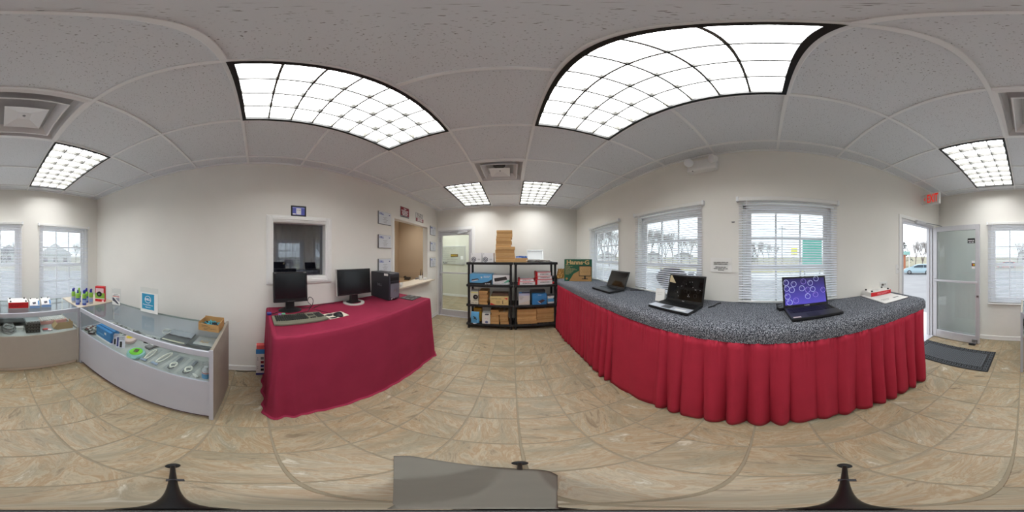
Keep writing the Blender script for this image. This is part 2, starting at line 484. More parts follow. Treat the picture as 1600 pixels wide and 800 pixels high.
# --- venetian blinds
slat_me = {}
def blind(label, loc, rz, zb, zt, half, wand=-1):
    o = thing('window_blind', label, 'blind', loc, rz, 'white horizontal window blinds')
    box('headrail', o, -half, half, -.036, -.004, zt-.028, zt+.012, WHITE_PL, .003)
    for s in (-1, 1):
        box('bracket', o, s*half-.012, s*half+.012, -.042, 0, zt-.032, zt+.018, TEE_M, .002)
    if half not in slat_me:
        b = MB(); n = 6; hw = .0125
        rows = []
        for i in range(n+1):
            t = -1+2*i/n
            rows.append([(x, t*hw, .0022*(1-t*t)) for x in (-half+.012, half-.012)])
        sl = b.grid(rows).build('slat', BLIND_M, o, smooth=True); slat_me[half] = sl.data
        bpy.data.objects.remove(sl)
    z = zt-.045; k = 0
    while z > zb+.03:
        sl = bpy.data.objects.new('slat', slat_me[half]); COL.objects.link(sl); sl.parent = o
        sl.location = (0, -.02, z); sl.rotation_euler = (math.radians(29+random.uniform(-2, 2)), 0, 0)
        z -= .0245; k += 1
    box('bottom_rail', o, -half+.01, half-.01, -.033, -.007, zb+.002, zb+.02, WHITE_PL, .003)
    for x in (-half*.72, 0, half*.72):
        MB().tube([(x, -.0335, zt-.02), (x, -.0335, zb+.02)], .0008, 4).build('ladder_cord', WHITE_PL, o)
    wx = wand*(half-.09)
    MB().tube([(wx, -.046, zt-.01), (wx, -.048, zt-.55)], .0035, 6).build('tilt_wand', TEE_M, o)
    return o
ords = ['first', 'second', 'third']
for k, (c, nm) in enumerate(RW):
    blind('white slatted blind on the %s counter window from the black shelves' % nm, (XR-.001, c, 0), -PI/2, 1.098, 2.12, .495)
blind('white slatted blind on the window nearest the entrance door leaf', (FW[0], YF+.001, 0), PI, .715, 2.11, .495)
blind('white slatted blind behind the spray cans', (FW[1], YF+.001, 0), PI, .75, 2.10, .485)

# --- interior window in left wall
iw = structure('window_6', 'white-trimmed interior window with dark glass beside the small framed picture', 'window', (XL, 0, 0), PI/2)
y0, y1, z0, z1 = IW
b = MB()
cw = .07
for (a, c_, e, f_) in ((y0-cw, y0, z0-cw, z1+cw), (y1, y1+cw, z0-cw, z1+cw), (y0, y1, z1, z1+cw), (y0, y1, z0-cw, z0)):
    b.box(a, c_, -.014, 0, e, f_, .003)
    g = .018
    b.box(a+g if c_-a < .1 else a, c_-g if c_-a < .1 else c_, -.022, -.012, e+g if f_-e < .1 else e+g, f_-g, .003)
b.build('casing', TRIM_M, iw)
b = MB()
for (a, c_, e, f_) in ((y0, y0+.012, z0, z1), (y1-.012, y1, z0, z1), (y0+.012, y1-.012, z1-.012, z1), (y0+.012, y1-.012, z0, z0+.012)):
    b.box(a, c_, -.006, .10, e, f_, .001)
b.build('jamb', TRIM_M, iw)
box('pane', iw, y0+.012, y1-.012, .085, .091, z0+.012, z1-.012, glass('reflective_glass', (225, 228, 238), 2.7))
# dark pleated curtain in the room behind
rows = []
for i in range(9):
    z = 2.3-.18*i
    rows.append([(-2.22+.025*math.sin(y*60)+.012*math.sin(y*23+1), y, z) for y in [-.35+.012*k for k in range(150)]])
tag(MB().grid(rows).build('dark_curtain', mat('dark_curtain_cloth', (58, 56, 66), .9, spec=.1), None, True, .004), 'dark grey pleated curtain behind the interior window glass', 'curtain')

# --- pass-through opening: drywall reveal is the wall itself, white corner trim on the left
tr1 = structure('trim_1', 'thin white trim strip on the left edge of the serving opening', 'trim', (XL, 0, 0), PI/2)
box('strip', tr1, PT[0]-.06, PT[0], -.006, 0, PT[2], PT[3]+.0, TRIM_M, .002)
sill = thing('serving_counter', 'beige laminate ledge jutting out of the serving opening', 'counter', (XL, 0, 0), PI/2)
box('ledge', sill, PT[0]-.14, PT[1]+.12, -.125, .22, .985, 1.015, LAM_EDGE, .006, 2)
box('apron', sill, PT[0]-.05, PT[1]+.03, -.03, -.001, .945, .985, TRIM_M, .003)

# ================================================================== back glass door
d1 = structure('door_1', 'aluminium-framed glass door with push bar in the back wall', 'door', (0, YB, 0), 0)
b = MB()
fw_ = .036
b.box(DB[0], DB[0]+fw_, -.005, .10, 0, DB[2]); b.box(DB[1]-fw_, DB[1], -.005, .10, 0, DB[2]); b.box(DB[0]+fw_, DB[1]-fw_, -.005, .10, DB[2]-fw_, DB[2])
b.build('door_frame', ALU, d1)
b = MB()
b.box(DB[0]-.03, DB[0], -.012, 0, 0, DB[2]+.06); b.box(DB[1], DB[1]+.07, -.014, 0, 0, DB[2]+.07, .003); b.box(DB[0], DB[1], -.0135, 0, DB[2], DB[2]+.07, .003)
b.build('casing', TRIM_M, d1)
x0, x1 = DB[0]+fw_+.004, DB[1]-fw_-.004
lf = MB(); st = .045
lf.box(x0, x0+st, .02, .06, .01, DB[2]-fw_-.004, .003); lf.box(x1-st, x1, .02, .06, .01, DB[2]-fw_-.004, .003)
lf.box(x0+st, x1-st, .02, .06, DB[2]-fw_-.09, DB[2]-fw_-.004, .003); lf.box(x0+st, x1-st, .02, .06, .01, .17, .003)
leaf = lf.build('door_leaf', ALU, d1)
box('pane', leaf, x0+st, x1-st, .037, .043, .17, DB[2]-fw_-.09, GLASS_M)
box('push_bar', leaf, x0+.01, x1-.01, -.012, .004, 1.115, 1.15, ALU, .004)
for xx in (x0+.02, x1-.03): box('bar_bracket', leaf, xx, xx+.014, .004, .02, 1.10, 1.165, ALU)
for zz in (.25, 1.05, 1.9): box('hinge', leaf, x0-.008, x0+.006, .008, .02, zz, zz+.11, STEEL)
box('closer_body', d1, -1.27, -1.04, -.05, .018, 2.105, 2.15, ALU, .008)
MB().tube([(-1.1, -.02, 2.10), (-1.26, -.10, 2.09), (-1.48, -.01, 2.12)], .007, 6).build('closer_arm', STEEL, d1)
text('push_lettering', 'PUSH', .052, leaf, (x0+.13, .0345, 1.38), FRONT, INK, bold=.001)
box('threshold', d1, DB[0], DB[1], -.02, .11, -.003, .012, ALU, .003)

# ================================================================== entrance door (open)
d2 = structure('door_2', 'open aluminium and glass entrance door swung against the front wall', 'door', (0, 0, 0), 0)
b = MB()
for (a, c_) in ((DF[0], DF[0]+.05), (DF[1]-.045, DF[1])):
    b.box(XR-.004, XR+.115, a, c_, 0, DF[2])
b.box(XR-.004, XR+.115, DF[0]+.05, DF[1]-.045, DF[2]-.045, DF[2])
b.box(XR+.045, XR+.07, DF[0]+.05, DF[0]+.065, 0, DF[2]-.045)
b.build('door_frame', ALU, d2)
box('casing', d2, XR-.014, XR, DF[1], DF[1]+.05, 0, DF[2]+.05, TRIM_M, .003)
box('casing', d2, XR-.0135, XR, DF[0]-.05, DF[1], DF[2], DF[2]+.05, TRIM_M, .003)
box('threshold', d2, XR-.03, XR+.15, DF[0], DF[1], -.003, .014, ALU, .003)
lw = .84
leaf = bpy.data.objects.new('door_leaf', None); COL.objects.link(leaf); leaf.parent = d2
leaf.location = (XR-.02, DF[0]+.02, 0); leaf.rotation_euler = (0, 0, PI+math.radians(.5))
# local x runs from the hinge towards the free edge; local -y faces the room
def LB(n, *a, **k): return box(n, leaf, *a, **k)
hL = 2.06
LB('hinge_stile', 0, .075, -.022, .022, .012, hL, ALU, bev=.003)
LB('lock_stile', lw-.065, lw, -.022, .022, .012, hL, ALU, bev=.003)
LB('top_rail', .075, lw-.065, -.022, .022, hL-.085, hL, ALU, bev=.003)
LB('bottom_rail', .075, lw-.065, -.022, .022, .012, .17, ALU, bev=.003)
LB('pane', .075, lw-.065, -.004, .004, 1.13, hL-.085, DOORGLASS)
LB('pane', .075, lw-.065, -.004, .004, .17, 1.13, DOORGLASS)
LB('push_bar', .03, lw-.02, -.058, -.045, 1.11, 1.145, ALU, bev=.004)
for xx in (.04, lw-.04): LB('bar_bracket', xx-.01, xx+.01, -.05, -.02, 1.10, 1.155, ALU)
def glue(nm, x0, x1, z0, z1, m, y=-.0045): return LB(nm, x0, x1, y-.001, y, z0, z1, m)
glue('sticker', lw-.20, lw-.075, 1.755, 1.835, BLACK_PL)
b = MB()
for (a, c_, z) in ((.09, .16, 1.80), (.165, .19, 1.80), (.10, .14, 1.772), (.15, .185, 1.772)):
    b.box(lw-.28+a, lw-.28+c_, -.0062, -.0056, z-.006, z+.006)
b.build('sticker_print', WHITE_PR, leaf)['kind'] = 'stuff'
glue('sticker', lw-.13, lw-.075, 1.345, 1.475, WHITE_PR)
glue('sticker', lw-.13, lw-.075, 1.385, 1.435, BLACK_PL, -.0056)
MB().ring(lw-.107, 1.41, -.0072, -.0067, 0.0001, .015, axis='y').build('sticker_print', RED_PR, leaf)
MB().ring(lw-.093, 1.41, -.0074, -.0069, 0.0001, .015, axis='y').build('sticker_print', YELLOW, leaf)
MB().tube([(lw-.03, -.02, .90), (lw-.03, -.034, .90)], .017, 14).build('lock_cylinder', STEEL, leaf, True)
MB().box(lw-.12, lw-.03, -.035, -.022, .04, .10, .003).tube([(lw-.05, -.035, .07), (lw-.05, -.06, .012)], .006, 8).build('kick_stop', STEEL, leaf)
MB().box(lw-.16, lw-.05, -.085, -.045, .003, .03, .008, 2).build('stop_foot', BLACK_PL, leaf)
MB().tube([(.18, -.02, hL+.003), (.10, -.06, hL+.03), (-.0, -.30, hL+.04), (.01, -.36, hL+.02)], .007, 6).build('closer_arm', STEEL, leaf)
box('closer_body', d2, XR-.055, XR-.014, -2.2, -1.95, DF[2]-.035, DF[2]+.015, ALU, .006)

# ================================================================== rooms behind
HALL_M = mat('cream_hall_paint', (218, 216, 202), .85, spec=.2)
TAN_M = mat('tan_office_paint', (186, 164, 138), .85, spec=.2)
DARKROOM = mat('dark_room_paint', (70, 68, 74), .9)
def bwall(name, label, segs, m):
    b = MB()
    for s in segs: b.box(*s)
    return tag(b.build(name, m), label, 'wall', kind='structure')
# dark room
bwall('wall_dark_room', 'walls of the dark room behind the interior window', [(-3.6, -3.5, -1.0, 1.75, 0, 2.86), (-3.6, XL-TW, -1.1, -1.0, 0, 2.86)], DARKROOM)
bwall('wall_office', 'tan walls of the office seen through the serving opening', [(-3.62, -3.5, 1.75, 4.32, 0, 2.86), (-3.5, XL-TW, 4.2, 4.32, 0, 2.86), (-3.5, XL-TW, 1.65, 1.75, 0, 2.86)], TAN_M)
bwall('wall_hall', 'cream walls of the hallway behind the glass door', [(-3.0, .8, 5.78, 5.9, 0, 2.86), (-3.1, -3.0, 4.32, 5.9, 0, 2.86), (.7, .8, YB+TW, 5.78, 0, 2.86), (-3.0, XL-TW, 4.32, 4.33, 0, 2.86)], HALL_M)
hf = structure('floor_hall', 'tan tiled floor of the hallway behind the glass door', 'floor')
b = MB()
for i in range(12):
    for j in range(7):
        x, y = -3.0+.31*i, YB+.0+.31*j
        b.box(x+.003, x+.307, y+.003, y+.307, -.006, 0)
q = b.build('floor_tiles', FLOOR_M, hf); q['kind'] = 'stuff'
box('grout_bed', hf, -3.1, .8, YB+.12, 5.9, -.1, -.003, GROUT_M)
of = structure('floor_office', 'brown floor of the office and dark room beyond the left wall', 'floor')
box('slab', of, -3.62, XL-TW, -1.1, 4.32, -.1, 0, mat('office_floor', (130, 112, 88), .7))
baseboard('baseboard_hall', 'white baseboard at the foot of the hallway wall', [(-3.0, .7, 5.766, 5.78)])
# board on hall wall
wb = thing('notice_board', 'pale grey notice board with brown plaque on the hallway wall behind the door', 'board', (-2.18, 5.779, 0), 0)
box('board', wb, -.50, .46, -.02, 0, 1.26, 1.90, mat('grey_board', (186, 186, 176), .5, var=.03), .003)
fb = MB()
for (a, c_, e, f_) in ((-.52, -.50, 1.24, 1.92), (.46, .48, 1.24, 1.92), (-.5, .46, 1.90, 1.92), (-.5, .46, 1.24, 1.26)): fb.box(a, c_, -.028, 0, e, f_)
fb.build('board_frame', ALU, wb)
pq = box('plaque', wb, -.09, .20, -.03, -.02, 1.52, 1.62, BROWN_PLAQUE, .003)
lines('plaque_print', pq, [(-.07, .18, 1.59), (-.07, .15, 1.555)], -.0302, YELLOW, .012)
lines('printed_lines', wb, [(-.46, .1, 1.84), (-.46, .0, 1.78), (-.46, -.15, 1.72), (-.46, -.16, 1.66), (-.46, -.14, 1.58), (-.46, -.2, 1.5), (-.46, .2, 1.42), (-.46, .1, 1.34)], -.0202, INKG, .008)
box('paper_note', wb, .30, .40, -.022, -.02, 1.42, 1.55, PAPER)

# ================================================================== ceiling lights and vents
EMIT = bpy.data.materials.new('fluorescent_diffuser'); EMIT.use_nodes = True
nt = EMIT.node_tree; nt.nodes.remove(nt.nodes['Principled BSDF'])
em = nt.nodes.new('ShaderNodeEmission'); em.inputs['Color'].default_value = (.985, .99, .985, 1); em.inputs['Strength'].default_value = LAMP
nt.links.new(em.outputs[0], nt.nodes['Material Output'].inputs['Surface'])
LOUVER = mat('white_louver', (226, 224, 214), .35)
BLADE_M = mat('satin_louver_blade', (84, 83, 78), .4)
LOUVER_D = mat('grey_reveal', (120, 120, 118), .5)
def troffer(label, x, y, group='ceiling lights'):
    o = thing('ceiling_light', label, 'light', (x+.305, y+.61, ZC), 0, group)
    hx, hy, f = .305, .61, .022
    b = MB()
    b.box(-hx+.004, -hx+f+.004, -hy+.004, hy-.004, -.006, .02); b.box(hx-f-.004, hx-.004, -hy+.004, hy-.004, -.006, .02)
    b.box(-hx+f+.004, hx-f-.004, -hy+.004, -hy+f+.004, -.006, .02); b.box(-hx+f+.004, hx-f-.004, hy-f-.004, hy-.004, -.006, .02)
    b.build('frame', BLACK_FR, o)
    hx -= f+.004; hy -= f+.004
    b = MB()
    b.box(-hx-.004, -hx, -hy, hy, .02, .11); b.box(hx, hx+.004, -hy, hy, .02, .11); b.box(-hx, hx, -hy-.004, -hy, .02, .11); b.box(-hx, hx, hy, hy+.004, .02, .11)
    b.build('housing', LOUVER, o)
    box('diffuser', o, -hx, hx, -hy, hy, .085, .10, EMIT)
    def blade(ax, c, L):
        t = .006
        poly = [(c-.0048, .010), (c+.0048, .010), (c+t, .055), (c-t, .055)]
        bb = MB()
        if ax == 'y': bb.prism(poly, -L, L, 'y')
        else: bb.prism(poly, -L, L, 'x')
        bb.build('louver_blade', BLADE_M, o)
    for k in range(1, 4): blade('y', -hx+2*hx*k/4, hy)
    for k in range(1, 8): blade('x', -hy+2*hy*k/8, hx)
    return o
lname = ['lit ceiling panel above the maroon tablecloth', 'lit ceiling panel above the counter laptops', 'lit ceiling panel near the back glass door',
         'lit ceiling panel above the right black shelf unit', 'lit ceiling panel above the corner display case with spray cans', 'lit ceiling panel beside the exit sign']
for (x, y), lb in zip(LIGHTS, lname): troffer(lb, x, y)
troffer('unseen ceiling panel added to light the hallway behind the glass door', -1.75, 4.3, 'unseen lights added in side rooms')  # out of view, added so the hallway behind the door is lit
troffer('second unseen ceiling panel added to brighten the far left of the hallway', -2.6, 4.4, 'unseen lights added in side rooms')  # second hidden panel, added only to brighten the hallway
troffer('unseen ceiling panel added to light the tan office behind the serving opening', -3.0, 2.6, 'unseen lights added in side rooms')  # out of view, added as the office's light source
VENT_M = mat('white_vent_metal', (232, 232, 234), .4)
def vent(label, x, y, hole):
    o = thing('air_diffuser', label, 'vent', (x+.305, y+.305, ZC), 0, 'square ceiling air diffusers')
    def sq(r): return [(-r, -r), (r, -r), (r, r), (-r, r)]
    def ringm(nm, prof):
        b = MB(); V = [[b.bm.verts.new((p[0], p[1], z)) for p in sq(r)] for r, z in prof]
        for i in range(len(V)-1):
            for k in range(4): b.bm.faces.new((V[i][k], V[i][(k+1) % 4], V[i+1][(k+1) % 4], V[i+1][k]))
        return b.build(nm, VENT_M, o, solid=.003)
    ringm('flange', [(.296, .0), (.27, -.006), (.262, .03), (.235, .075)])
    ringm('louver_ring', [(.215, -.012), (.205, -.012), (.175, .04), (.165, .06)])
    b = MB(); 
    P = [(-.125, -.125, -.016), (.125, -.125, -.016), (.125, .125, -.016), (-.125, .125, -.016)]
    V = [b.bm.verts.new(p) for p in P]; I = [b.bm.verts.new((p[0]*.32, p[1]*.32, .012)) for p in P]
    for k in range(4): b.bm.faces.new((V[k], V[(k+1) % 4], I[(k+1) % 4], I[k]))
    b.bm.faces.new(I)
    b.build('center_plate', VENT_M, o, solid=.003)
    box('duct_back', o, -.27, .27, -.27, .27, .078, .085, mat('duct_grey', (190, 190, 192), .7))
    MB().lathe([(.008, .004), (.012, .012)], 10).build('screw', STEEL, o)
    if hole:
        MB().lathe([(.045, -.010), (.05, .02)], 18, (.0, -.145, 0), 1.5, .8).build('damper_hole', BLACK_PL, o, True)
    return o
vent('square white air diffuser between lights near the entrance end', *VENTS[0], False)
vent('square white air diffuser with dark hole near the black shelves', *VENTS[1], True)

# ================================================================== wall fittings
ex = thing('exit_sign', 'white sign with red EXIT letters jutting from the wall above the entrance', 'sign', (0, -2.18, 2.49), PI)
# local: x -> world -x, faces world +y
box('body', ex, -1.535, -1.235, -.025, .025, -.10, .10, WHITE_PL, .006, 2)
box('canopy', ex, -1.555, -1.535, -.05, .05, -.08, .08, WHITE_PL, .004)
for s, nm in ((-1, 'face'), (1, 'face')):
    box(nm, ex, -1.525, -1.25, s*.0255-.0005, s*.0255+.0005, -.088, .088, mat('sign_face', (214, 212, 206), .5), 0)
EXR = mat('red_exit_letters', (226, 40, 24), .5, emit=.5)
text('lettering', 'EXIT', .20, ex, (-1.358, -.0268, -.002), FRONT, EXR, sx=.50, bold=.004)
text('arrow', '<', .13, ex, (-1.502, -.0268, 0), FRONT, EXR, sx=.42, bold=.003)
emg = thing('emergency_light', 'white emergency light with two lamp heads high on the window wall', 'light', (XR, .645, 2.57), -PI/2)
MB().prism([(0, -.075), (-.075, -.075), (-.085, -.06), (-.06, .07), (0, .075)], -.155, .155, 'x', .006).build('housing', WHITE_PL, emg)
for s in (-1, 1):
    hd = MB().lathe([(.022, -.03), (.038, -.02), (.05, .03), (.05, .04), (.0001, .04)], 16).build('lamp_head', WHITE_PL, emg, True)
    hd.location = (s*.14, -.085, .035); hd.rotation_euler = (math.radians(105), 0, math.radians(-s*38))
    ln = MB().lathe([(.046, .0405), (.03, .046), (.0001, .048)], 16).build('lens', mat('grey_lens', (226, 226, 230), .3), hd, True)
MB().lathe([(.006, 0), (.006, .004)], 10).build('test_button', INK, emg).location = (-.09, -.08, -.078)
ws = thing('paper_notice', 'white printed paper notice on the wall between two counter windows', 'paper', (XR-.001, .46, 1.462), -PI/2)
MB().grid([[(-.11, 0, .072), (.11, 0, .07)], [(-.11, -.001, 0), (.11, -.001, 0)], [(-.108, -.006, -.073), (.112, -.007, -.075)]]).build('sheet', PAPER, ws, solid=.0012)
lines('printed_lines', ws, [(-.075, .075, .025), (-.075, .072, .008), (-.058, .055, -.022), (-.075, .07, -.038), (-.03, .03, -.052)], -.007, INK, .006)
sw = thing('light_switch', 'white light switch plate beside the entrance door frame', 'switch', (XR, -1.585, 1.37), -PI/2)
box('plate', sw, -.036, .036, -.006, 0, -.06, .06, WHITE_PL, .002); box('toggle', sw, -.005, .005, -.016, -.006, -.01, .012, WHITE_PL)
ol = thing('power_outlet', 'white power outlet with plugged cord above the router box', 'outlet', (XR, -1.33, 1.19), -PI/2)
box('plate', ol, -.06, .06, -.006, 0, -.036, .036, WHITE_PL, .002); box('plug', ol, -.035, -.012, -.03, -.006, -.012, .012, mat('grey_plug', (120, 116, 110), .6), .004); box('socket', ol, .012, .035, -.007, -.0058, -.012, .012, mat('socket_grey', (190, 188, 182), .5))
bc = thing('cord_cleat', 'small grey cleat on the wall left of the third counter window blind', 'hook', (XR, .335, 1.885), -PI/2)
MB().box(-.012, .012, -.006, 0, -.006, .006, .002).tube([(-.016, -.012, 0), (.016, -.012, 0)], .004, 6).build('cleat', STEEL, bc)

# --- framed picture and certificates on left wall (local x -> world y)
fp = thing('framed_picture', 'small black-framed blue picture above the interior window', 'picture', (XL, .49, 2.085), PI/2)
b = MB()
for (a, c_, e, f_) in ((-.09, -.075, -.065, .065), (.075, .09, -.065, .065), (-.075, .075, .05, .065), (-.075, .075, -.065, -.05)): b.box(a, c_, -.018, 0, e, f_, .002)
b.build('frame', BLACK_PL, fp)
box('print', fp, -.075, .075, -.008, -.002, -.05, .05, mat('violet_blue_print', (96, 104, 196), .5))
box('print_figure', fp, -.028, .03, -.0095, -.008, -.042, .036, WHITE_PR); box('print_band', fp, -.075, .075, -.009, -.008, .036, .05, mat('blue_band', (150, 160, 230), .5))
lines('print_details', fp, [(-.015, -.005, .012), (.008, .02, .012)], -.0096, INK, .006)
box('print_caption', fp, -.07, -.035, -.0095, -.008, -.045, -.03, WHITE_PR)
CERT = mat('silver_plaque', (214, 218, 224), .35, .0)
def cert(label, y, z, w_=.29, h_=.21):
    o = thing('certificate_plaque', label, 'certificate', (XL, y, z), PI/2, 'award plaques beside the serving opening')
    box('backing', o, -w_/2, w_/2, -.016, 0, -h_/2, h_/2, mat('plaque_edge', (70, 72, 76), .5), .002)
    box('plate', o, -w_/2+.004, w_/2-.002, -.019, -.016, -h_/2+.004, h_/2-.003, CERT, .001)
    text('logo_lettering', 'DELL', .042, o, (-w_*.28, -.0195, h_*.30), FRONT, BLUE_INK, bold=.0012)
    box('emblem', o, w_*.30, w_*.38, -.0198, -.019, h_*.27, h_*.34, DKBLUE)
    lines('printed_lines', o, [(-w_*.16, w_*.16, h_*.06), (-w_*.08, w_*.08, -h_*.04), (-w_*.2, w_*.2, -h_*.13), (-w_*.14, w_*.14, -h_*.24), (-w_*.12, w_*.12, -h_*.33)], -.019, INKG, .004)
    return o
for z, nm in ((2.16, 'top'), (1.78, 'middle'), (1.40, 'lowest')):
    cert('silver plaque, %s of three left of the serving opening' % nm, 1.85, z)
    cert('silver plaque, %s of three between serving opening and back door' % nm, 3.47, z, .27, .215)
def redsign(label, y, z, w_, h_, top_white):
    o = thing('wall_sign', label, 'sign', (XL, y, z), PI/2)
    box('plate', o, -w_/2, w_/2, -.008, 0, -h_/2, h_/2, mat('sign_edge', (150, 150, 152), .4), .002)
    if not top_white:
        box('face', o, -w_/2+.006, w_/2-.006, -.0095, -.008, -h_/2+.03, h_/2-.006, mat('maroon_sign', (132, 16, 34), .5))
        lines('lettering', o, [(-.035, .04, .065), (-.10, .10, .028), (-.08, .08, -.0), (-.085, .085, -.026), (-.07, .075, -.052)], -.0095, WHITE_PR, .015)
        lines('small_print', o, [(-.10, .10, -.088)], -.008, INK, .008)
    else:
        box('face', o, -w_/2+.006, w_/2-.006, -.0095, -.008, -h_/2+.006, h_/2-.006, PAPER)
        box('band', o, -w_/2+.006, w_/2-.006, -.0105, -.0095, -h_/2+.006, -.02, mat('maroon_sign', (132, 16, 34), .5))
        lines('lettering', o, [(-.12, .12, .075), (-.12, .12, .05), (-.12, .12, .025), (-.12, .12, .0)], -.0095, INK, .011)
        lines('lower_lettering', o, [(-.09, .1, -.035), (-.09, .1, -.055), (-.09, .1, -.075)], -.0105, WHITE_PR, .014)
redsign('maroon sign with white lettering above the serving opening', 2.375, 2.37, .26, .20, False)
redsign('white and maroon printed sign above the serving opening near the corner', 2.885, 2.365, .29, .19, True)

# ================================================================== carpeted counter along the window wall
def fx(y): return (.885+(3.1-y)*.021) if y < 3.14 else .92          # front edge of the counter
CT = 1.09
co = thing('display_counter', 'long counter covered in grey flecked carpet under the windows', 'counter')
rows = []
for k in range(61):
    y = 3.718-(3.718+1.42)*k/60
    f = fx(y); e = .03
    rows.append([(XR-.001, y, CT), (f+.10, y, CT), (f+.035, y, CT-.003), (f+.012, y, CT-.014), (f, y, CT-.035), (f-.002, y, CT-.07), (f+.002, y, CT-.112), (f+.03, y, CT-.115), (XR-.001, y, CT-.115)])
b = MB().grid(rows)
b.ngon(rows[-1][::-1]); b.ngon(rows[0])
b.build('carpet_top', CARPET_M, co, True)
WOODP = mat('painted_base', (90, 70, 60), .8)
for yy in (3.55, 2.3, 1.1, -.1, -1.3): box('support_panel', co, 1.12, 1.53, yy-.02, yy+.02, 0, CT-.115, WOODP)

def skirt(label, y0, y1, amp, freq, seed, hem=.025, wrap=False, flat=0.0, sag=0.0):
    rnd = random.Random(seed)
    n = max(50, int(abs(y1-y0)*230))
    ph = [rnd.uniform(0, 6.28) for _ in range(4)]
    path = []
    for k in range(n+1):
        y = y0+(y1-y0)*k/n
        path.append((fx(y)+.012, y, -1, 0))
    if wrap:
        yy = path[-1][1]; xx = path[-1][0]
        for k in range(1, 60):
            path.append((xx+.01*k if k > 0 else xx, yy-.012, 0, -1))
    rows = []; top = CT-.108
    for (r, u) in [(i/16, i) for i in range(17)]:
        z = top-(top-hem)*r
        row = []; s = 0; prev = None
        for (x, y, nx, ny) in path:
            if prev: s += math.hypot(x-prev[0], y-prev[1])
            prev = (x, y)
            a = amp*(.18+.82*min(1, r*1.3))*(1+.35*math.sin(s*5.3+ph[1]))
            ss = s+.02*math.sin(s*7+ph[2])+.012*r*math.sin(s*17+ph[3])
            wv = 2.2*abs(math.sin(ss*freq*.5+ph[0]))**.8-1+.5*math.sin(ss*freq*.83+ph[1]+.6*r)
            g = .005*math.sin(s*170+ph[3]+3*math.sin(s*31))*math.exp(-r*11)
            d = a*(wv*.6+.35)+g + flat*r + .02*r
            zz = z + (0 if r < .98 else .012*math.sin(s*freq+ph[0])) - sag*r*math.sin(PI*min(1, s/max(.01, abs(y1-y0))))
            row.append((x+nx*d, y+ny*d, max(zz, .008)))
        rows.append(row)
    o = MB().grid(rows).build('table_skirt', RED_CLOTH, None, True, .003)
    return tag(o, label, 'skirt', 'red pleated skirts of the counter')
skirt('tightly pleated red skirt nearest the black shelves', 3.12, 1.29, .030, 66, 1)
skirt('nearly flat red skirt panel below the silver-edged laptop', 1.295, .725, .006, 26, 2, .012, flat=.02)
skirt('red skirt with broad folds under the middle of the counter', .73, -.015, .042, 48, 8)
skirt('red gathered skirt wrapping the counter end by the entrance', -.01, -1.40, .046, 46, 9, .035, wrap=True)

# --- things on the counter
mb = thing('monitor_box', 'green and brown monitor carton at the far end of the counter', 'box', (1.155, 2.70, CT), math.radians(-31))
W_, D_, H_ = .50, .14, .40
box('carton', mb, -W_/2, W_/2, 0, D_, 0, H_, mat('green_carton', (30, 92, 66), .55), .003)
MB().prism([(-W_/2+.09, .004), (W_/2-.004, .004), (W_/2-.004, H_*.66), (.06, H_*.54), (-.08, H_*.34)], -.0012, 0, 'y').build('print_kraft_area', KRAFT, mb)
text('brand_lettering', 'Hanns·G', .105, mb, (.0, -.0015, H_*.855), FRONT, mat('tan_print', (204, 176, 124), .6), sx=1.12, bold=.004)
box('print_screen', mb, .02, .235, -.0026, -.0012, .095, .285, INK)
box('print_screen_face', mb, .03, .228, -.0034, -.0026, .108, .272, KRAFT2)
b = MB()
for i in range(6):
    for j in range(5):
        cx_, cz_ = .05+i*.032+(j % 2)*.012, .125+j*.032
        if cx_ < .215: b.prism([(cx_-.008, cz_-.003), (cx_-.002, cz_-.003), (cx_+.008, cz_+.005), (cx_+.002, cz_+.005)], -.004, -.0034, 'y')
b.build('print_dashes', INK, mb)['kind'] = 'stuff'
box('print_stand', mb, .115, .14, -.0026, -.0012, .05, .095, INK); box('print_stand_foot', mb, .075, .18, -.0026, -.0012, .04, .052, INK)
lines('printed_lines', mb, [(-.23, -.10, .27), (-.23, -.14, .25), (-.23, -.05, .23), (-.23, -.02, .21), (-.23, -.08, .19), (-.23, -.10, .17), (-.23, -.12, .15), (-.23, -.16, .13)], -.0002, mat('tan_print', (204, 176, 124), .6), .006)
text('size_lettering', '18.5"', .035, mb, (-.195, -.001, .30), FRONT, mat('tan_print', (204, 176, 124), .6))
MB().ring(-.205, .045, -.001, 0, .0001, .02, axis='y').build('print_badge', KRAFT_IN, mb)
MB().tube([(-.05, D_/2, H_), (-.03, D_/2, H_+.025), (.03, D_/2, H_+.025), (.05, D_/2, H_)], .006, 8).build('carry_handle', WHITE_PL, mb)
dl = thing('paper_scrap_pile', 'crumpled tan paper bag behind the green monitor carton', 'bag', (1.0, 3.22, CT), .3)
b = MB(); rr = random.Random(5); rows = []
for i in range(7):
    z = .19*i/6; row = []
    for k in range(17):
        a = 2*PI*k/16; r = (.10-.03*i/6)*(1+.16*math.sin(k*2.3+i*1.7))
        row.append((r*math.cos(a), r*math.sin(a)*.8, z+(.02*math.sin(k*3) if i == 6 else 0)))
    row[-1] = row[0]; rows.append(row)
b.grid(rows).build('bag', mat('crumpled_kraft', (176, 132, 70), .8, var=.2, scale=20), dl)

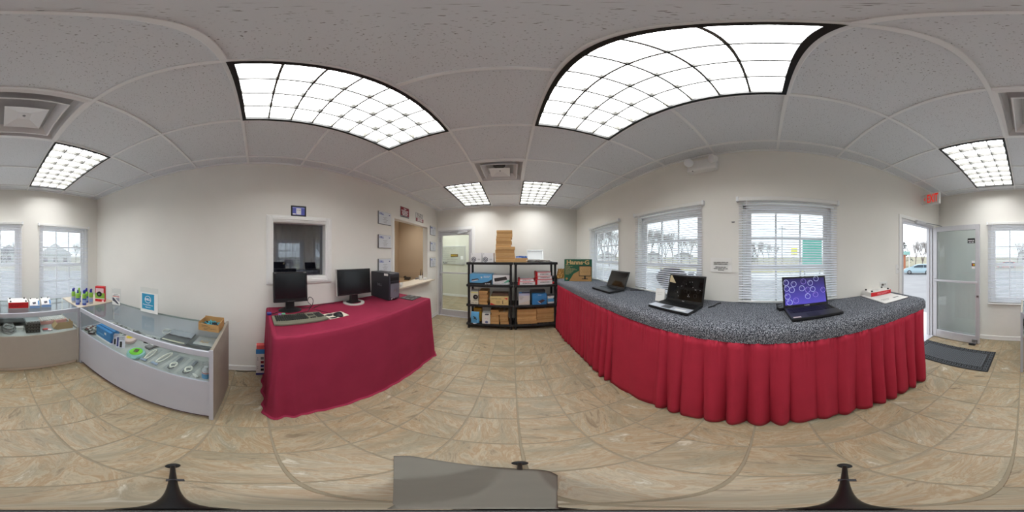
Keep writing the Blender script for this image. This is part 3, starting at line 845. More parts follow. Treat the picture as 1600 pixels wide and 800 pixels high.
def keys(parent, x0, x1, y0, y1, z, nx, ny, m, gap=.18, h=.003, name='keys'):
    b = MB(); dx, dy = (x1-x0)/nx, (y1-y0)/ny
    for i in range(nx):
        for j in range(ny):
            if j == 0 and nx > 8 and 3 < i < 8: continue
            b.box(x0+dx*(i+gap/2), x0+dx*(i+1-gap/2), y0+dy*(j+gap/2), y0+dy*(j+1-gap/2), z, z+h)
    if nx > 8: b.box(x0+dx*4.1, x0+dx*7.9, y0+dy*gap/2, y0+dy*(1-gap/2), z, z+h)
    o = b.build(name, m, parent); o['kind'] = 'stuff'
    return o
def laptop(label, loc, rz, w_, d_, hs, tilt, deck_m, lid_m, screen_m, palm_m=None):
    """front of the base at local y=0, hinge at y=d_, screen faces local -y"""
    o = thing('laptop', label, 'laptop', loc, rz, 'laptops on the carpeted counter')
    box('base', o, -w_/2, w_/2, 0, d_, .004, .026, lid_m, .006, 2)
    box('keyboard_deck', o, -w_/2+.004, w_/2-.004, .004, d_-.012, .026, .0275, deck_m, 0)
    if palm_m: box('palm_rest', o, -w_/2+.002, w_/2-.002, .002, d_*.36, .0275, .0285, palm_m, 0)
    keys(o, -w_/2+.02, w_*.22 if w_ > .36 else w_/2-.02, d_*.45, d_-.035, .0275, 14, 5, BLACK_PL)
    if w_ > .36: keys(o, w_*.24, w_/2-.012, d_*.45, d_-.035, .0275, 4, 5, BLACK_PL, name='number_pad')
    box('touchpad', o, -.075, .02, .015, d_*.33, .0286, .0292, mat('touchpad_grey', (70, 72, 76), .4) if palm_m else BLACK_PL, 0)
    sc = bpy.data.objects.new('screen_lid', None); COL.objects.link(sc); sc.parent = o
    sc.location = (0, d_-.006, .024); sc.rotation_euler = (-tilt, 0, 0)
    box('lid', sc, -w_/2, w_/2, 0, .012, 0, hs, lid_m, .004, 2)
    dp = box('display', sc, -w_/2+.016, w_/2-.016, -.0012, 0, .024, hs-.016, screen_m)
    for s in (-1, 1): MB().tube([(s*w_*.36-.02, d_-.006, .024), (s*w_*.36+.02, d_-.006, .024)], .007, 8).build('hinge', lid_m, o)
    return o, sc
# first laptop, facing the room obliquely
PI2 = PI/2
l1, s1_ = laptop('black laptop with dark screen beside the green monitor carton', (1.07, 1.785, CT), -PI2+math.radians(4), .38, .25, .245, math.radians(24), DARK_PL, BLACK_PL, SCREEN_GL)
l2, s2_ = laptop('silver-edged black laptop with peeling screen corner and white card beside it', (1.045, .755, CT), -PI2+math.radians(-3), .40, .255, .26, math.radians(15), BLACK_PL, BLACK_PL, SCREEN_GL, mat('silver_palm', (196, 200, 210), .35, .3))
b = MB()
rr = random.Random(3)
for k in range(15):
    cx_, cz_ = rr.uniform(-.16, .16), rr.uniform(.05, .22)
    b.ring(cx_, cz_, -.0019, -.0013, .001, .0025, 8, axis='y')
b.build('screen_specks', WHITE_PR, s2_)['kind'] = 'stuff'
b = MB()
for k in range(9): b.ring(rr.uniform(-.14, .15), rr.uniform(.06, .20), -.0018, -.0013, .017, .018, 20, axis='y')
b.build('screen_rings', mat('dim_ring', (46, 44, 40), .3), s2_)['kind'] = 'stuff'
MB().prism([(-.186, .246), (-.17, .25), (-.11, .175), (-.186, .18)], -.006, -.0014, 'y', .001).build('peeling_film', mat('film_beige', (190, 176, 140), .4), s2_)
text('brand_mark', 'acer', .014, s2_, (0, -.0014, .012), FRONT, WHITE_PR)
box('sticker', l2, .06, .16, .02, .05, .0286, .029, WHITE_PR)
SCR_BLUE = bpy.data.materials.new('lit_blue_screen'); SCR_BLUE.use_nodes = True
nt = SCR_BLUE.node_tree; pb = nt.nodes['Principled BSDF']
tc = nt.nodes.new('ShaderNodeTexCoord'); sp = nt.nodes.new('ShaderNodeSeparateXYZ'); nt.links.new(tc.outputs['Generated'], sp.inputs[0])
r_ = ramp(nt, [(0, (86, 76, 196)), (1, (38, 30, 84))]); nt.links.new(sp.outputs['Z'], r_.inputs['Fac'])
nt.links.new(r_.outputs['Color'], pb.inputs['Emission Color']); pb.inputs['Emission Strength'].default_value = .75
pb.inputs['Base Color'].default_value = (.01, .01, .02, 1); pb.inputs['Roughness'].default_value = .25
l3, s3_ = laptop('open black laptop showing a violet bubble screensaver', (1.075, -.355, CT), -PI2+math.radians(7), .40, .26, .265, math.radians(14), DARK_PL, BLACK_PL, SCR_BLUE)
CIRC = mat('bubble_ring', (196, 206, 240), .4, emit=.5)
CIRC2 = mat('bubble_ring_violet', (160, 140, 220), .4, emit=.4)
BUB = [(.22, .79, 0), (.17, .57, 0), (.46, .87, 1), (.63, .80, 0), (.41, .61, 0), (.55, .54, 1), (.68, .55, 0), (.54, .29, 0), (.74, .33, 1), (.95, .49, 1), (.25, .16, 1), (.10, .10, 0), (.79, .96, 0), (.04, .85, 0), (.05, .63, 0), (.06, .33, 0)]
for q, m_ in ((0, CIRC), (1, CIRC2)):
    b = MB()
    for u, v, t in BUB:
        if t == q:
            cx_, cz_ = -.184+.368*u, .024+.225*v
            r = min(.024, .19-abs(cx_)+.004) if abs(cx_) > .165 else .024
            if cz_ > .24: r = .018; cz_ = .228
            b.ring(cx_, cz_, -.0019, -.0013, r-.0022, r, 26, axis='y')
            b.ring(cx_-.007, cz_+.01, -.0019, -.0013, .0005, .0025, 8, axis='y')
    b.build('bubbles', m_, s3_)['kind'] = 'stuff'
text('brand_mark', 'TOSHIBA', .012, s3_, (0, -.0014, .012), FRONT, WHITE_PR)
box('sticker', l3, -.185, -.13, .012, .03, .0286, .029, mat('sticker_pink', (226, 206, 206), .5))
cd_ = thing('tent_card', 'small white folded card left of the silver-edged laptop', 'card', (1.27, 1.0, CT), -PI2+math.radians(8))
MB().prism([(0, 0), (.002, 0), (.026, .125), (.05, 0), (.052, 0), (.028, .128), (.024, .128)], -.05, .05, 'x').build('card', PAPER, cd_)
lines('printed_lines', cd_, [(-.03, .03, .09), (-.03, .02, .07)], .012, mat('faint_ink', (200, 198, 190), .7), .004)
ad = thing('power_adapter', 'black laptop power adapter with coiled cord beside the violet-screen laptop', 'adapter', (1.33, -.10, CT), .4)
box('brick', ad, -.03, .03, -.02, .02, 0, .028, BLACK_PL, .006, 2)
MB().tube([(.03*math.cos(t*.7)+.02, .025*math.sin(t*.7), .03+.002*t) for t in range(14)], .004, 6).build('cord', BLACK_PL, ad, True)
cb2 = MB().tube([(1.30, .50, CT+.005), (1.36, .46, CT+.012), (1.42, .47, CT+.005), (1.47, .44, CT+.005)], .006, 6).build('cable', BLACK_PL, None, True)
tag(cb2, 'short black cord behind the silver-edged laptop', 'cord')
cb1 = MB().tube([(1.42, 1.60, CT+.006), (1.48, 1.55, CT+.006), (1.52, 1.45, CT+.008)], .005, 6).build('cable', BLACK_PL, None, True)
tag(cb1, 'short black cord behind the laptop next to the green carton', 'cord')
# router carton standing on a flat folder
fd = thing('paper_folder', 'white printed folder lying flat under the red and white router carton', 'folder', (1.345, -1.16, CT), -PI2+math.radians(2))
box('folder', fd, -.17, .17, -.20, .19, 0, .012, PAPER, .003)
box('folder_back', fd, -.172, .172, -.205, .19, 0, .004, DARK_PL)
lines('printed_lines', fd, [(-.12, .0, -.06), (-.12, .02, -.03)], 0, INKG, .001)
b = MB(); b.box(.03, .11, -.12, -.10, .012, .0126); b.box(-.13, -.02, -.10, -.094, .012, .0126); b.box(-.13, -.05, -.13, -.125, .012, .0126); b.build('print', INKG, fd)
def router_box(name, label, cat, loc, rz, w_, d_, h_, front_m, group=None):
    o = thing(name, label, cat, loc, rz, group)
    box('carton', o, -w_/2, w_/2, 0, d_, 0, h_, mat('white_carton', (232, 230, 226), .5), .003)
    box('front_print', o, -w_/2+.002, w_/2-.002, -.0012, 0, .004, h_-.004, front_m)
    for (x, y) in ((-w_/2+.03, .02), (w_/2-.03, .02), (-w_/2+.03, d_-.03), (w_/2-.03, d_-.03)):
        MB().lathe([(.011, 0), (.011, .012), (.006, .016)], 10, (x, y, h_)).build('cap', BLACK_PL, o, True)
    return o
rb = router_box('router_carton', 'red and white carton on the folder at the counter end', 'box', (1.40, -1.17, CT+.0125), -PI2+math.radians(2), .30, .16, .052, RED_PR)
lines('front_lettering', rb, [(-.06, .11, .03), (-.06, .08, .018)], -.0013, mat('pink_print', (230, 120, 130), .5), .008)
b = MB(); b.box(-.10, -.0, .05, .053, .052, .0526); b.box(-.02, .09, .08, .083, .052, .0526); b.box(-.05, .05, .11, .114, .052, .0526); b.build('top_print', INKG, rb)['kind'] = 'stuff'
# dark rounded sign between blind and glass of the second window
sg = thing('window_sign', 'black rounded sign with white sticker behind the second counter window blind', 'sign', (XR+.05, 1.08, 1.10), -PI2)
pts = []
for k in range(40):
    t = 2*PI*k/40; r = 1.0
    x = .235*math.cos(t); z = .16+.155*math.sin(t)
    if math.sin(t) < 0: x *= 1-.45*abs(math.sin(t))
    pts.append((x, z))
MB().prism(pts, 0, .02, 'y').build('panel', BLACK_PL, sg)
box('sticker', sg, -.05, .05, -.001, 0, .12, .21, mat('sticker_grey', (200, 204, 212), .5))
ln = MB().tube([(.30, 0, .18), (.33, 0, .24), (.29, 0, .27)], .006, 6); ln.box(.22, .29, 0, .01, .19, .27, .003); ln.build('small_tag', mat('tag_grey', (150, 156, 168), .5), sg)

# ================================================================== maroon table
TT = .95
ft = thing('folding_table', 'table hidden beneath the maroon tablecloth', 'table')
box('table_top', ft, -1.825, -1.10, .135, 1.975, TT-.045, TT-.006, mat('table_grey', (120, 116, 110), .6), .004)
for (x, y) in ((-1.76, .25), (-1.18, .25), (-1.76, 1.85), (-1.18, 1.85)):
    MB().tube([(x, y, 0), (x, y, TT-.045)], .014, 8).build('leg', STEEL, ft)
def cloth():
    x0, x1, y0, y1, r = -1.828, -1.085, .118, 1.992, .03
    # perimeter from back-left round the front to back-right
    per = []
    def add(ax, ay, bx, by, n, nx, ny):
        for k in range(n): per.append((ax+(bx-ax)*k/n, ay+(by-ay)*k/n, nx, ny))
    def arc(cx, cy, a0, a1, n):
        for k in range(n):
            a = a0+(a1-a0)*k/n; per.append((cx+r*math.cos(a), cy+r*math.sin(a), math.cos(a), math.sin(a)))
    add(x0, y0, x1-r, y0, 40, 0, -1); arc(x1-r, y0+r, -PI/2, 0, 10)
    add(x1, y0+r, x1, y1-r, 110, 1, 0); arc(x1-r, y1-r, 0, PI/2, 10)
    add(x1-r, y1, x0, y1, 40, 0, 1); per.append((x0, y1, 0, 1))
    N = len(per); rows = []
    prof = [(-.03, 0), (-.012, -.001), (-.002, -.006), (.003, -.018), (.006, -.06)]
    for i in range(1, 15): prof.append((.006+.030*(i/14)**1.2, -.06-(TT-.10)*i/14))
    prof += [(.042, -(TT-.012)), (.058, -(TT-.006)), (.064, -(TT-.003))]
    for off, dz in prof:
        row = []; f = min(1, -dz/TT)
        for k, (x, y, nx, ny) in enumerate(per):
            corner = math.exp(-((k-50)/14)**2)+math.exp(-((k-170)/14)**2)
            side = 1.0 if k < 42 else (.35 if 55 < k < 165 else .8)
            wv = side*(.010*math.sin(k*.55+1.2*f)+.006*math.sin(k*.23+3*f))*f + .012*corner*math.sin(k*.9+2*f)*f
            pull = .02*math.sin((k-55)*.0285)*f if 55 < k < 165 else 0
            d = off+wv+pull*.6+.035*corner*f
            sl = .006*math.sin(f*9+k*.12)*f
            row.append((x+nx*d, y+ny*d+sl*(abs(nx)), max(.003, TT+dz+(0 if f < .97 else .004*math.sin(k*.31)))))
        rows.append(row)
    b = MB(); b.grid(rows)
    top = rows[0]
    b.ngon([(p[0], p[1], TT) for p in top])
    o = b.build('tablecloth', MAROON, None, True, .003)
    tag(o, 'maroon cloth draped to the floor over the table below the interior window', 'tablecloth')
cloth()

# --- monitors
def monitor(label, loc, rz, w_, h_, lift, tilt, shell, square):
    o = thing('monitor', label, 'monitor', loc, rz, 'flat monitors on the maroon table')
    hd = bpy.data.objects.new('screen_head', None); COL.objects.link(hd); hd.parent = o
    hd.location = (0, 0, lift); hd.rotation_euler = (-tilt, 0, 0)
    bz = .018
    box('bezel', hd, -w_/2, w_/2, -.02, .02, 0, h_, BLACK_PL if square else shell, .005, 2)
    box('back_shell', hd, -w_/2+.03, w_/2-.03, .02, .055, .03, h_-.03, BLACK_PL, .012, 2)
    if not square: box('front_frame', hd, -w_/2+.004, w_/2-.004, -.0225, -.02, .004, h_-.004, BLACK_PL)
    zlo = .045 if square else .02
    box('display', hd, -w_/2+bz, w_/2-bz, -.0245, -.0205 if square else -.0225, zlo, h_-bz, SCREEN)
    if square:
        b = MB()
        for k in range(7): b.box(-.035+k*.012, -.028+k*.012, -.0212, -.02, .012, .016)
        b.build('button_marks', INKG, hd)['kind'] = 'stuff'
        box('badge', hd, -w_/2+.008, -w_/2+.03, -.0212, -.02, h_-.012, h_-.007, INKG); box('badge', hd, w_/2-.04, w_/2-.008, -.0212, -.02, h_-.013, h_-.006, INKG)
        MB().lathe([(.125, 0), (.125, .008), (.10, .018), (.05, .022)], 32, (0, .03, 0), 1, .75).build('stand_base', BLACK_PL, o, True)
        box('stand_neck', o, -.045, .045, .01, .05, .018, lift+.06, BLACK_PL, .006, 2)
    else:
        MB().ring(0, .02, 0, .014, .095, .135, 36).build('stand_base', mat('silver_plastic', (196, 194, 190), .35), o, True)
        MB().prism([(-.06, .0), (.06, .0), (.04, .05), (.045, lift+.04), (-.045, lift+.04), (-.04, .05)], -.01, .05, 'y', .004).build('stand_neck', BLACK_PL, o)
        MB().box(-.10, .10, .0, .10, .002, .012, .004).build('stand_foot', BLACK_PL, o)
    return o
SILV = mat('silver_plastic', (196, 194, 190), .35)
monitor('square black monitor standing below the interior window', (-1.67, .36, TT+.001), PI2+math.radians(1), .365, .325, .105, math.radians(4), BLACK_PL, True)
monitor('widescreen monitor with silver ring stand beside the computer tower', (-1.66, 1.145, TT+.001), PI2-math.radians(6), .475, .325, .115, math.radians(5), SILV, False)
tw = thing('computer_tower', 'dark grey desktop computer tower on the maroon table', 'computer', (-1.435, 1.625, TT+.001), PI2+math.radians(-5))
box('case', tw, -.09, .09, .012, .40, .004, .375, DARK_PL, .006, 2)
box('front_bezel', tw, -.09, .09, -.012, .012, .012, .372, mat('dark_bezel', (58, 58, 66), .4), .012, 3)
box('drive_bay', tw, -.078, .078, -.015, -.012, .27, .345, BLACK_PL, .002)
box('drive_tray', tw, -.07, .07, -.017, -.015, .315, .335, DARK_PL, .001); box('slot', tw, -.07, .07, -.016, -.012, .245, .255, BLACK_PL)
MB().prism([(-.075, .06), (-.05, .035), (.05, .035), (.075, .06), (.075, .23), (-.075, .23)], -.0165, -.012, 'y', .002).build('front_cover', mat('grey_bezel', (112, 112, 122), .4), tw)
MB().ring(0, .135, -.018, -.0165, .0001, .02, 20, axis='y').build('power_badge', STEEL, tw)
box('port_strip', tw, -.05, .05, -.0135, -.012, .018, .03, BLACK_PL)
box('sticker', tw, -.06, -.03, -.0128, -.012, .018, .036, PAPER); box('sticker', tw, -.02, .0, -.0128, -.012, .018, .036, PAPER)
text('side_logo', 'DELL', .048, tw, (-.0905, .20, .20), (PI2, 0, -PI2), STEEL, bold=.001)
box('label_tag', tw, -.0908, -.0898, .02, .10, .335, .365, PAPER)
lines('side_lettering', tw, [(-.05, .0, .362)], -.0125, INKG, .005)

# --- keyboard, mouse, pad, board, cables
KBG = mat('khaki_grey_plastic', (118, 116, 100), .55)
kb = thing('keyboard', 'grey keyboard with dark keys in front of the square monitor', 'keyboard', (-1.305, .385, TT+.001), PI2+math.radians(1.5))
MB().prism([(-.24, -.005), (-.18, -.018), (.18, -.018), (.24, -.005), (.235, .20), (.15, .215), (-.15, .215), (-.235, .20)], .004, .022, 'z', .004).build('body', KBG, kb)
KEY = mat('dark_key', (46, 48, 46), .5)
keys(kb, -.215, .075, .05, .155, .022, 15, 5, KEY, .22, .007)
keys(kb, -.215, .075, .168, .19, .022, 14, 1, KEY, .25, .006, 'function_keys')
keys(kb, .09, .145, .115, .155, .022, 3, 2, KEY, .2, .007, 'navigation_keys'); keys(kb, .09, .145, .05, .075, .022, 3, 1, KEY, .2, .007, 'arrow_keys')
keys(kb, .158, .222, .05, .175, .022, 4, 5, KEY, .22, .007, 'number_pad')
mp_ = thing('mouse_pad', 'black and white patched mouse pad on the maroon table', 'mouse pad', (-1.315, .745, TT+.001), PI2+math.radians(3))
MB().box(-.105, .105, 0, .15, 0, .004, .0015).build('pad', mat('cream_pad', (226, 218, 202), .8), mp_)
b = MB()
for (cx_, cy_, rx, ry) in ((-.06, .10, .04, .03), (-.055, .02, .045, .018), (.0, .06, .02, .045), (.06, .115, .028, .03)):
    b.prism([(max(-.104, min(.104, cx_+rx*(1+.2*math.sin(3*t))*math.cos(t))), max(.001, min(.149, cy_+ry*math.sin(t)))) for t in [2*PI*k/18 for k in range(18)]], .004, .0046, 'z')
b.build('pad_patches', INK, mp_)['kind'] = 'stuff'
ms = thing('mouse', 'black computer mouse on the patched pad', 'mouse', (-1.36, .75, TT+.0056), PI2+.5)
rows = []
for i in range(9):
    t = i/8; z = .036*math.sin(PI*(.12+.76*t))
    hw = .031*math.sqrt(max(0.02, 1-(2*t-1)**4))
    rows.append([(hw*math.cos(a), -.055+.11*t, z*math.sin(a)) for a in [PI*k/10 for k in range(11)]])
MB().grid(rows).build('shell', BLACK_PL, ms, True)
MB().tube([(-.005, -.035, .031), (.005, -.035, .031)], .009, 10).build('wheel', DARK_PL, ms)
bb = thing('black_board', 'thin black board with white print beside the computer tower', 'board', (-1.33, 1.855, TT+.001), PI2+math.radians(2))
box('board', bb, -.115, .115, -.105, .115, 0, .008, BLACK_PL, .002)
b = MB(); rr = random.Random(9)
for (x0_, x1_, y0_, y1_) in ((-.09, -.02, -.08, -.06), (.0, .05, -.085, -.065), (-.095, -.06, -.03, .02), (-.03, .02, .075, .09), (.04, .095, .0, .05), (.06, .09, -.06, -.03), (-.08, -.04, .05, .09), (.05, .09, .075, .1)):
    b.box(x0_, x1_, y0_, y1_, .008, .0088)
b.build('board_print', INKG, bb)['kind'] = 'stuff'
def cable(label, pts, r=.0035):
    P = [Vector(p) for p in pts]; out = []
    for i in range(len(P)-1):
        p0, p1, p2, p3 = P[max(0, i-1)], P[i], P[i+1], P[min(len(P)-1, i+2)]
        for k in range(6):
            t = k/6
            out.append(.5*((2*p1)+(p2-p0)*t+(2*p0-5*p1+4*p2-p3)*t*t+(3*p1-p0-3*p2+p3)*t**3))
    out.append(P[-1])
    o = MB().tube(out, r, 6).build('cable', BLACK_PL, None, True)
    return tag(o, label, 'cable')
z_ = TT+.005
cable('black cable looping up beside the square monitor', [(-1.72, .50, z_), (-1.70, .60, z_+.02), (-1.70, .62, z_+.10), (-1.71, .58, z_+.13), (-1.70, .56, z_+.08), (-1.70, .60, z_+.03), (-1.66, .56, z_+.002), (-1.60, .52, z_), (-1.57, .40, z_)])
cable('black cable running along the table back towards the ring-stand monitor', [(-1.70, .63, z_), (-1.74, .72, z_+.01), (-1.76, .82, z_+.012), (-1.77, .92, z_)])
cable('thin mouse cable trailing from the square monitor', [(-1.40, .73, z_+.01), (-1.48, .70, z_), (-1.60, .64, z_), (-1.68, .60, z_)], .002)
vc = cable('video cable with blue plug hanging at the table left corner', [(-1.66, .24, z_), (-1.62, .19, z_), (-1.585, .145, z_+.002)], .004)
MB().box(-1.60, -1.56, .105, .15, TT+.004, TT+.028, .004).build('blue_plug', DKBLUE, vc)
pc = cable('keyboard cord with violet and green plugs at the square monitor base', [(-1.54, .30, z_), (-1.56, .25, z_), (-1.58, .22, z_)], .0025)
MB().box(-1.575, -1.55, .215, .245, TT+.004, TT+.016, .003).build('violet_plug', mat('violet_plug', (150, 110, 180), .5), pc)
MB().box(-1.585, -1.56, .25, .285, TT+.004, TT+.016, .003).build('green_plug', mat('mint_plug', (110, 200, 160), .5), pc)
# carton on the floor at the end of the table
fbx = thing('floor_carton', 'upright blue and white carton on the floor beside the maroon cloth', 'box', (-1.735, .045, .001), PI2)
box('carton', fbx, -.045, .045, 0, .09, 0, .46, mat('white_carton', (232, 230, 226), .5), .002)
box('top_print', fbx, -.046, .046, -.0012, 0, .36, .43, BLUE_PR); box('red_flap', fbx, -.04, .044, -.002, .06, .43, .49, mat('coral_print', (222, 96, 92), .5), .002)
box('base_print', fbx, -.046, .046, -.0012, 0, 0, .035, DKBLUE)
for k, m_ in enumerate((INKG, mat('maroon_sign', (132, 16, 34), .5), DKBLUE, INK)): box('picture', fbx, .005, .038, -.0018, 0, .27-.065*k, .31-.065*k, m_)
lines('printed_lines', fbx, [(-.03, -.022, .30), (-.03, -.022, .28), (-.03, -.02, .26), (-.03, -.022, .15), (-.03, -.022, .12)], -.0003, INKG, .01)
fc = MB().tube([(-1.80, -.22, .006), (-1.79, -.12, .006), (-1.81, -.05, .006), (-1.80, .1, .006)], .005, 6).build('cable', BLACK_PL, None, True)
tag(fc, 'black cord on the floor along the left baseboard', 'cord')

# ================================================================== glass display cases
TOE = mat('dark_toe_kick', (70, 30, 60), .7)
def display_case(label, loc, rz, L, depth, right_end, group='glass display cases', toe=TOE, front=LAMINATE):
    """local: x along the front, front face at y=0 facing -y, open glass upper part"""
    o = thing('display_case', label, 'display case', loc, rz, group)
    h = L/2; zb, zt = .575, .885
    box('front_panel', o, -h+.02, h-.02, 0, .018, .06, zb, front, .002)
    box('toe_kick', o, -h+.02, h-.02, .03, .045, 0, .06, toe)
    for s in (-1, 1):
        tall = .905 if s == right_end else zt
        box('end_panel', o, s*h-.022 if s > 0 else -h, h if s > 0 else -h+.022, -.004, depth, 0, tall if s == right_end else .60, LAMINATE_T if s == right_end else front, .002)
        if s == right_end: box('end_edge', o, s*h-.026 if s > 0 else -h-.001, h+.001 if s > 0 else -h+.026, -.009, -.004, 0, tall, LAM_EDGE if front is LAMINATE_T else LAMINATE)
        else: box('corner_post', o, -h if s < 0 else h-.02, -h+.02 if s < 0 else h, 0, .02, .60, zt, LAMINATE)
    box('deck', o, -h+.022, h-.022, .018, depth-.02, zb-.02, zb-.004, mat('grey_deck', (176, 178, 178), .55, var=.04, scale=30), 0)
    box('back_panel', o, -h+.022, h-.022, depth-.02, depth, .06, zt-.012, LAMINATE)
    box('top_rail', o, -h+.022, h-.022, -.004, .014, zt-.05, zt, LAMINATE, .002)
    box('back_rail', o, -h+.022, h-.022, depth-.016, depth+.002, zt-.03, zt, mat('rail_green_edge', (126, 142, 138), .3))
    box('front_glass', o, -h+.022, h-.022, .004, .009, zb, zt-.05, CASEGLASS)
    box('top_glass', o, -h+.022, h-.022, .014, depth-.016, zt-.006, zt, CASEGLASS)
    return o
DZ = .5725          # deck surface
c1 = display_case('long glass display case along the left wall with blue sign on top', (-.955, -1.023, 0), PI2, 1.535, .555, 1)
c2 = display_case('glass display case under the front windows with cable bundle inside', (-.455, -1.80, 0), PI, .985, .555, -1, toe=LAM_EDGE, front=mat('warm_grey_laminate', (176, 170, 160), .45, var=.02))
# corner unit with laminate top
cu = thing('corner_cabinet', 'corner cabinet with beige top carrying the spray cans', 'cabinet', (-1.235, -2.075, 0))
box('body', cu, -.275, .285, -.275, .27, .0, .872, LAMINATE, .002)
box('top', cu, -.278, .29, -.28, .275, .872, .887, LAM_EDGE, .003)
sh = box('upper_shelf', c1, .16, .70, .26, .53, .705, .711, CASEGLASS)

def slab(name, label, cat, loc, rz, w_, d_, h_, m, bev=.002, group=None, rx=0):
    o = thing(name, label, cat, loc, rz, group)
    b_ = box('body', o, -w_/2, w_/2, -d_/2, d_/2, 0, h_, m, bev)
    return o
# --- spray cans on the corner cabinet
def can(label, x, y, kind, rz=0):
    o = thing('spray_can', label, 'spray can', (x, y, .8875), rz, 'air duster cans on the corner cabinet')
    MB().lathe([(.026, 0), (.028, .004), (.028, .125), (.028, .128)], 20).build('can_body', mat('can_blue', (62, 84, 176), .35, .2) if kind != 'silver' else mat('can_silver', (190, 192, 200), .35, .3), o, True)
    MB().lathe([(.0283, .095), (.0283, .142), (.022, .158), (.012, .163)], 20).build('can_shoulder', GREEN_PR, o, True)
    MB().lathe([(.0284, .03), (.0284, .075)], 20).build('can_label', mat('can_label', (150, 172, 220), .4), o, True)
    if kind == 'cone':
        MB().lathe([(.016, .158), (.012, .175), (.007, .205), (.004, .208)], 14).build('nozzle', DKBLUE, o, True)
    elif kind == 'green':
        MB().lathe([(.014, .158), (.014, .205), (.009, .212)], 14).build('nozzle', GREEN_PR, o, True)
    else:
        MB().box(-.014, .014, -.016, .014, .16, .195, .005, 2).prism([(-.036, .196), (-.014, .182), (.018, .178), (.022, .205), (-.02, .21)], -.010, .010, 'y', .003).build('trigger_head', mat('trigger_blue', (44, 46, 160), .4), o)
    return o
can('blue and silver air duster can, leftmost beside the window', -.992, -2.05, 'silver', .6)
can('blue air duster can with pointed cone cap', -.995, -1.925, 'cone')
can('green-capped air duster can at the back of the group', -1.065, -2.02, 'green')
can('blue and green air duster can with trigger, front centre of the group', -1.062, -1.865, 'trig', .5)
can('blue air duster can with trigger standing behind the front centre one', -1.148, -1.955, 'trig', .9)
can('silver-labelled air duster can nearest the red box', -1.172, -1.875, 'silver', .7)
rbx = thing('red_box', 'upright red and green product box behind the spray cans', 'box', (-1.325, -1.885, .8875), math.radians(125))
box('carton', rbx, -.072, .072, 0, .06, 0, .225, RED_PR, .002)
box('print_upper', rbx, -.062, .055, -.0012, 0, .13, .20, mat('pale_pink_print', (240, 206, 212), .5)); box('print_lower', rbx, -.07, .07, -.0012, 0, .05, .13, GREEN_PR)
MB().ring(-.008, .115, -.004, -.0012, .0001, .038, 24, axis='y').build('print_picture', INK, rbx); MB().ring(-.012, .11, -.005, -.004, .0001, .016, 18, axis='y').build('print_lens', STEEL, rbx)
box('print_strip', rbx, -.07, .07, -.0018, 0, .04, .05, WHITE_PR); box('print_corner', rbx, .03, .06, -.0018, 0, .0, .025, mat('pale_pink_print', (240, 206, 212), .5))
# --- acrylic holders
ACR = glass('acrylic', (250, 251, 251), 1.22)
h1 = thing('flyer_holder', 'small clear stand with black and white product flyer', 'holder', (-1.395, -1.615, .8855), math.radians(110))
MB().box(-.068, .068, 0, .003, .004, .235, .001).box(-.068, .068, .0, .07, .0, .004, .001).box(-.068, .068, -.03, 0, 0, .004).build('stand', ACR, h1)
box('flyer', h1, -.058, .058, -.0025, 0, .006, .165, PAPER)
lines('flyer_title', h1, [(-.03, .03, .152), (-.045, .05, .135)], -.0026, INKG, .006); lines('flyer_band', h1, [(-.05, .05, .122)], -.0026, mat('coral_print', (222, 96, 92), .5), .010)
MB().prism([(-.055, .105), (-.035, .105), (.02, .05), (.045, .02), (.02, .02), (-.02, .05), (-.05, .06)], -.0036, -.0026, 'y').build('flyer_picture', mat('slate_print', (74, 76, 92), .5), h1)
MB().prism([(-.01, .105), (.05, .11), (.052, .055), (.02, .07)], -.0036, -.0026, 'y').build('flyer_picture', mat('grey_print', (160, 162, 172), .5), h1)
h2 = thing('sign_holder', 'white card with blue round-logo panel standing on the long display case', 'sign', (-1.44, -1.11, .8855), PI2+math.radians(2))
MB().box(-.122, .122, 0, .003, .004, .305, .001).box(-.122, .122, .0, .06, .0, .004, .001).build('stand', ACR, h2)
box('card', h2, -.118, .118, -.003, 0, .006, .245, PAPER)
box('blue_panel', h2, -.096, .072, -.0042, -.003, .045, .232, mat('cyan_panel', (48, 150, 190), .5))
MB().ring(-.012, .165, -.0052, -.0042, .038, .043, 36, axis='y').build('logo_circle', WHITE_PR, h2)
text('logo_lettering', 'DELL', .034, h2, (-.012, -.0046, .165), FRONT, WHITE_PR, bold=.0012)
text('title_lettering', 'PartnerDirect', .024, h2, (-.012, -.0046, .100), FRONT, WHITE_PR)
text('subtitle_lettering', 'Registered', .017, h2, (-.012, -.0046, .072), FRONT, WHITE_PR)
# --- open cardboard box of screws
ob = thing('open_box', 'small open cardboard box of teal parts at the end of the long case', 'box', (-1.275, -.385, .8858), PI2+math.radians(-6))
w_, d_, h_ = .18, .15, .07
b = MB(); t = .004
b.box(-w_/2, w_/2, 0, d_, 0, t); b.box(-w_/2, w_/2, 0, t, t, h_); b.box(-w_/2, w_/2, d_-t, d_, t, h_+.02); b.box(-w_/2, -w_/2+t, t, d_-t, t, h_+.01); b.box(w_/2-t, w_/2, t, d_-t, t, h_+.01)
b.build('carton', KRAFT, ob)
lines('handwriting', ob, [(-.06, .0, .055), (-.06, .015, .043), (-.04, .07, .028), (-.04, .0, .017)], -.0002, INK, .003)
b = MB(); rr = random.Random(4)
for k in range(26):
    x, y, a = rr.uniform(-.07, .07), rr.uniform(.02, .13), rr.uniform(0, PI)
    b.tube([(x, y, .035+rr.uniform(0, .015)), (x+.022*math.cos(a), y+.022*math.sin(a), .04+rr.uniform(0, .015))], .005, 6)
o = b.build('teal_parts', mat('teal_parts', (80, 170, 186), .4), ob); o['kind'] = 'stuff'
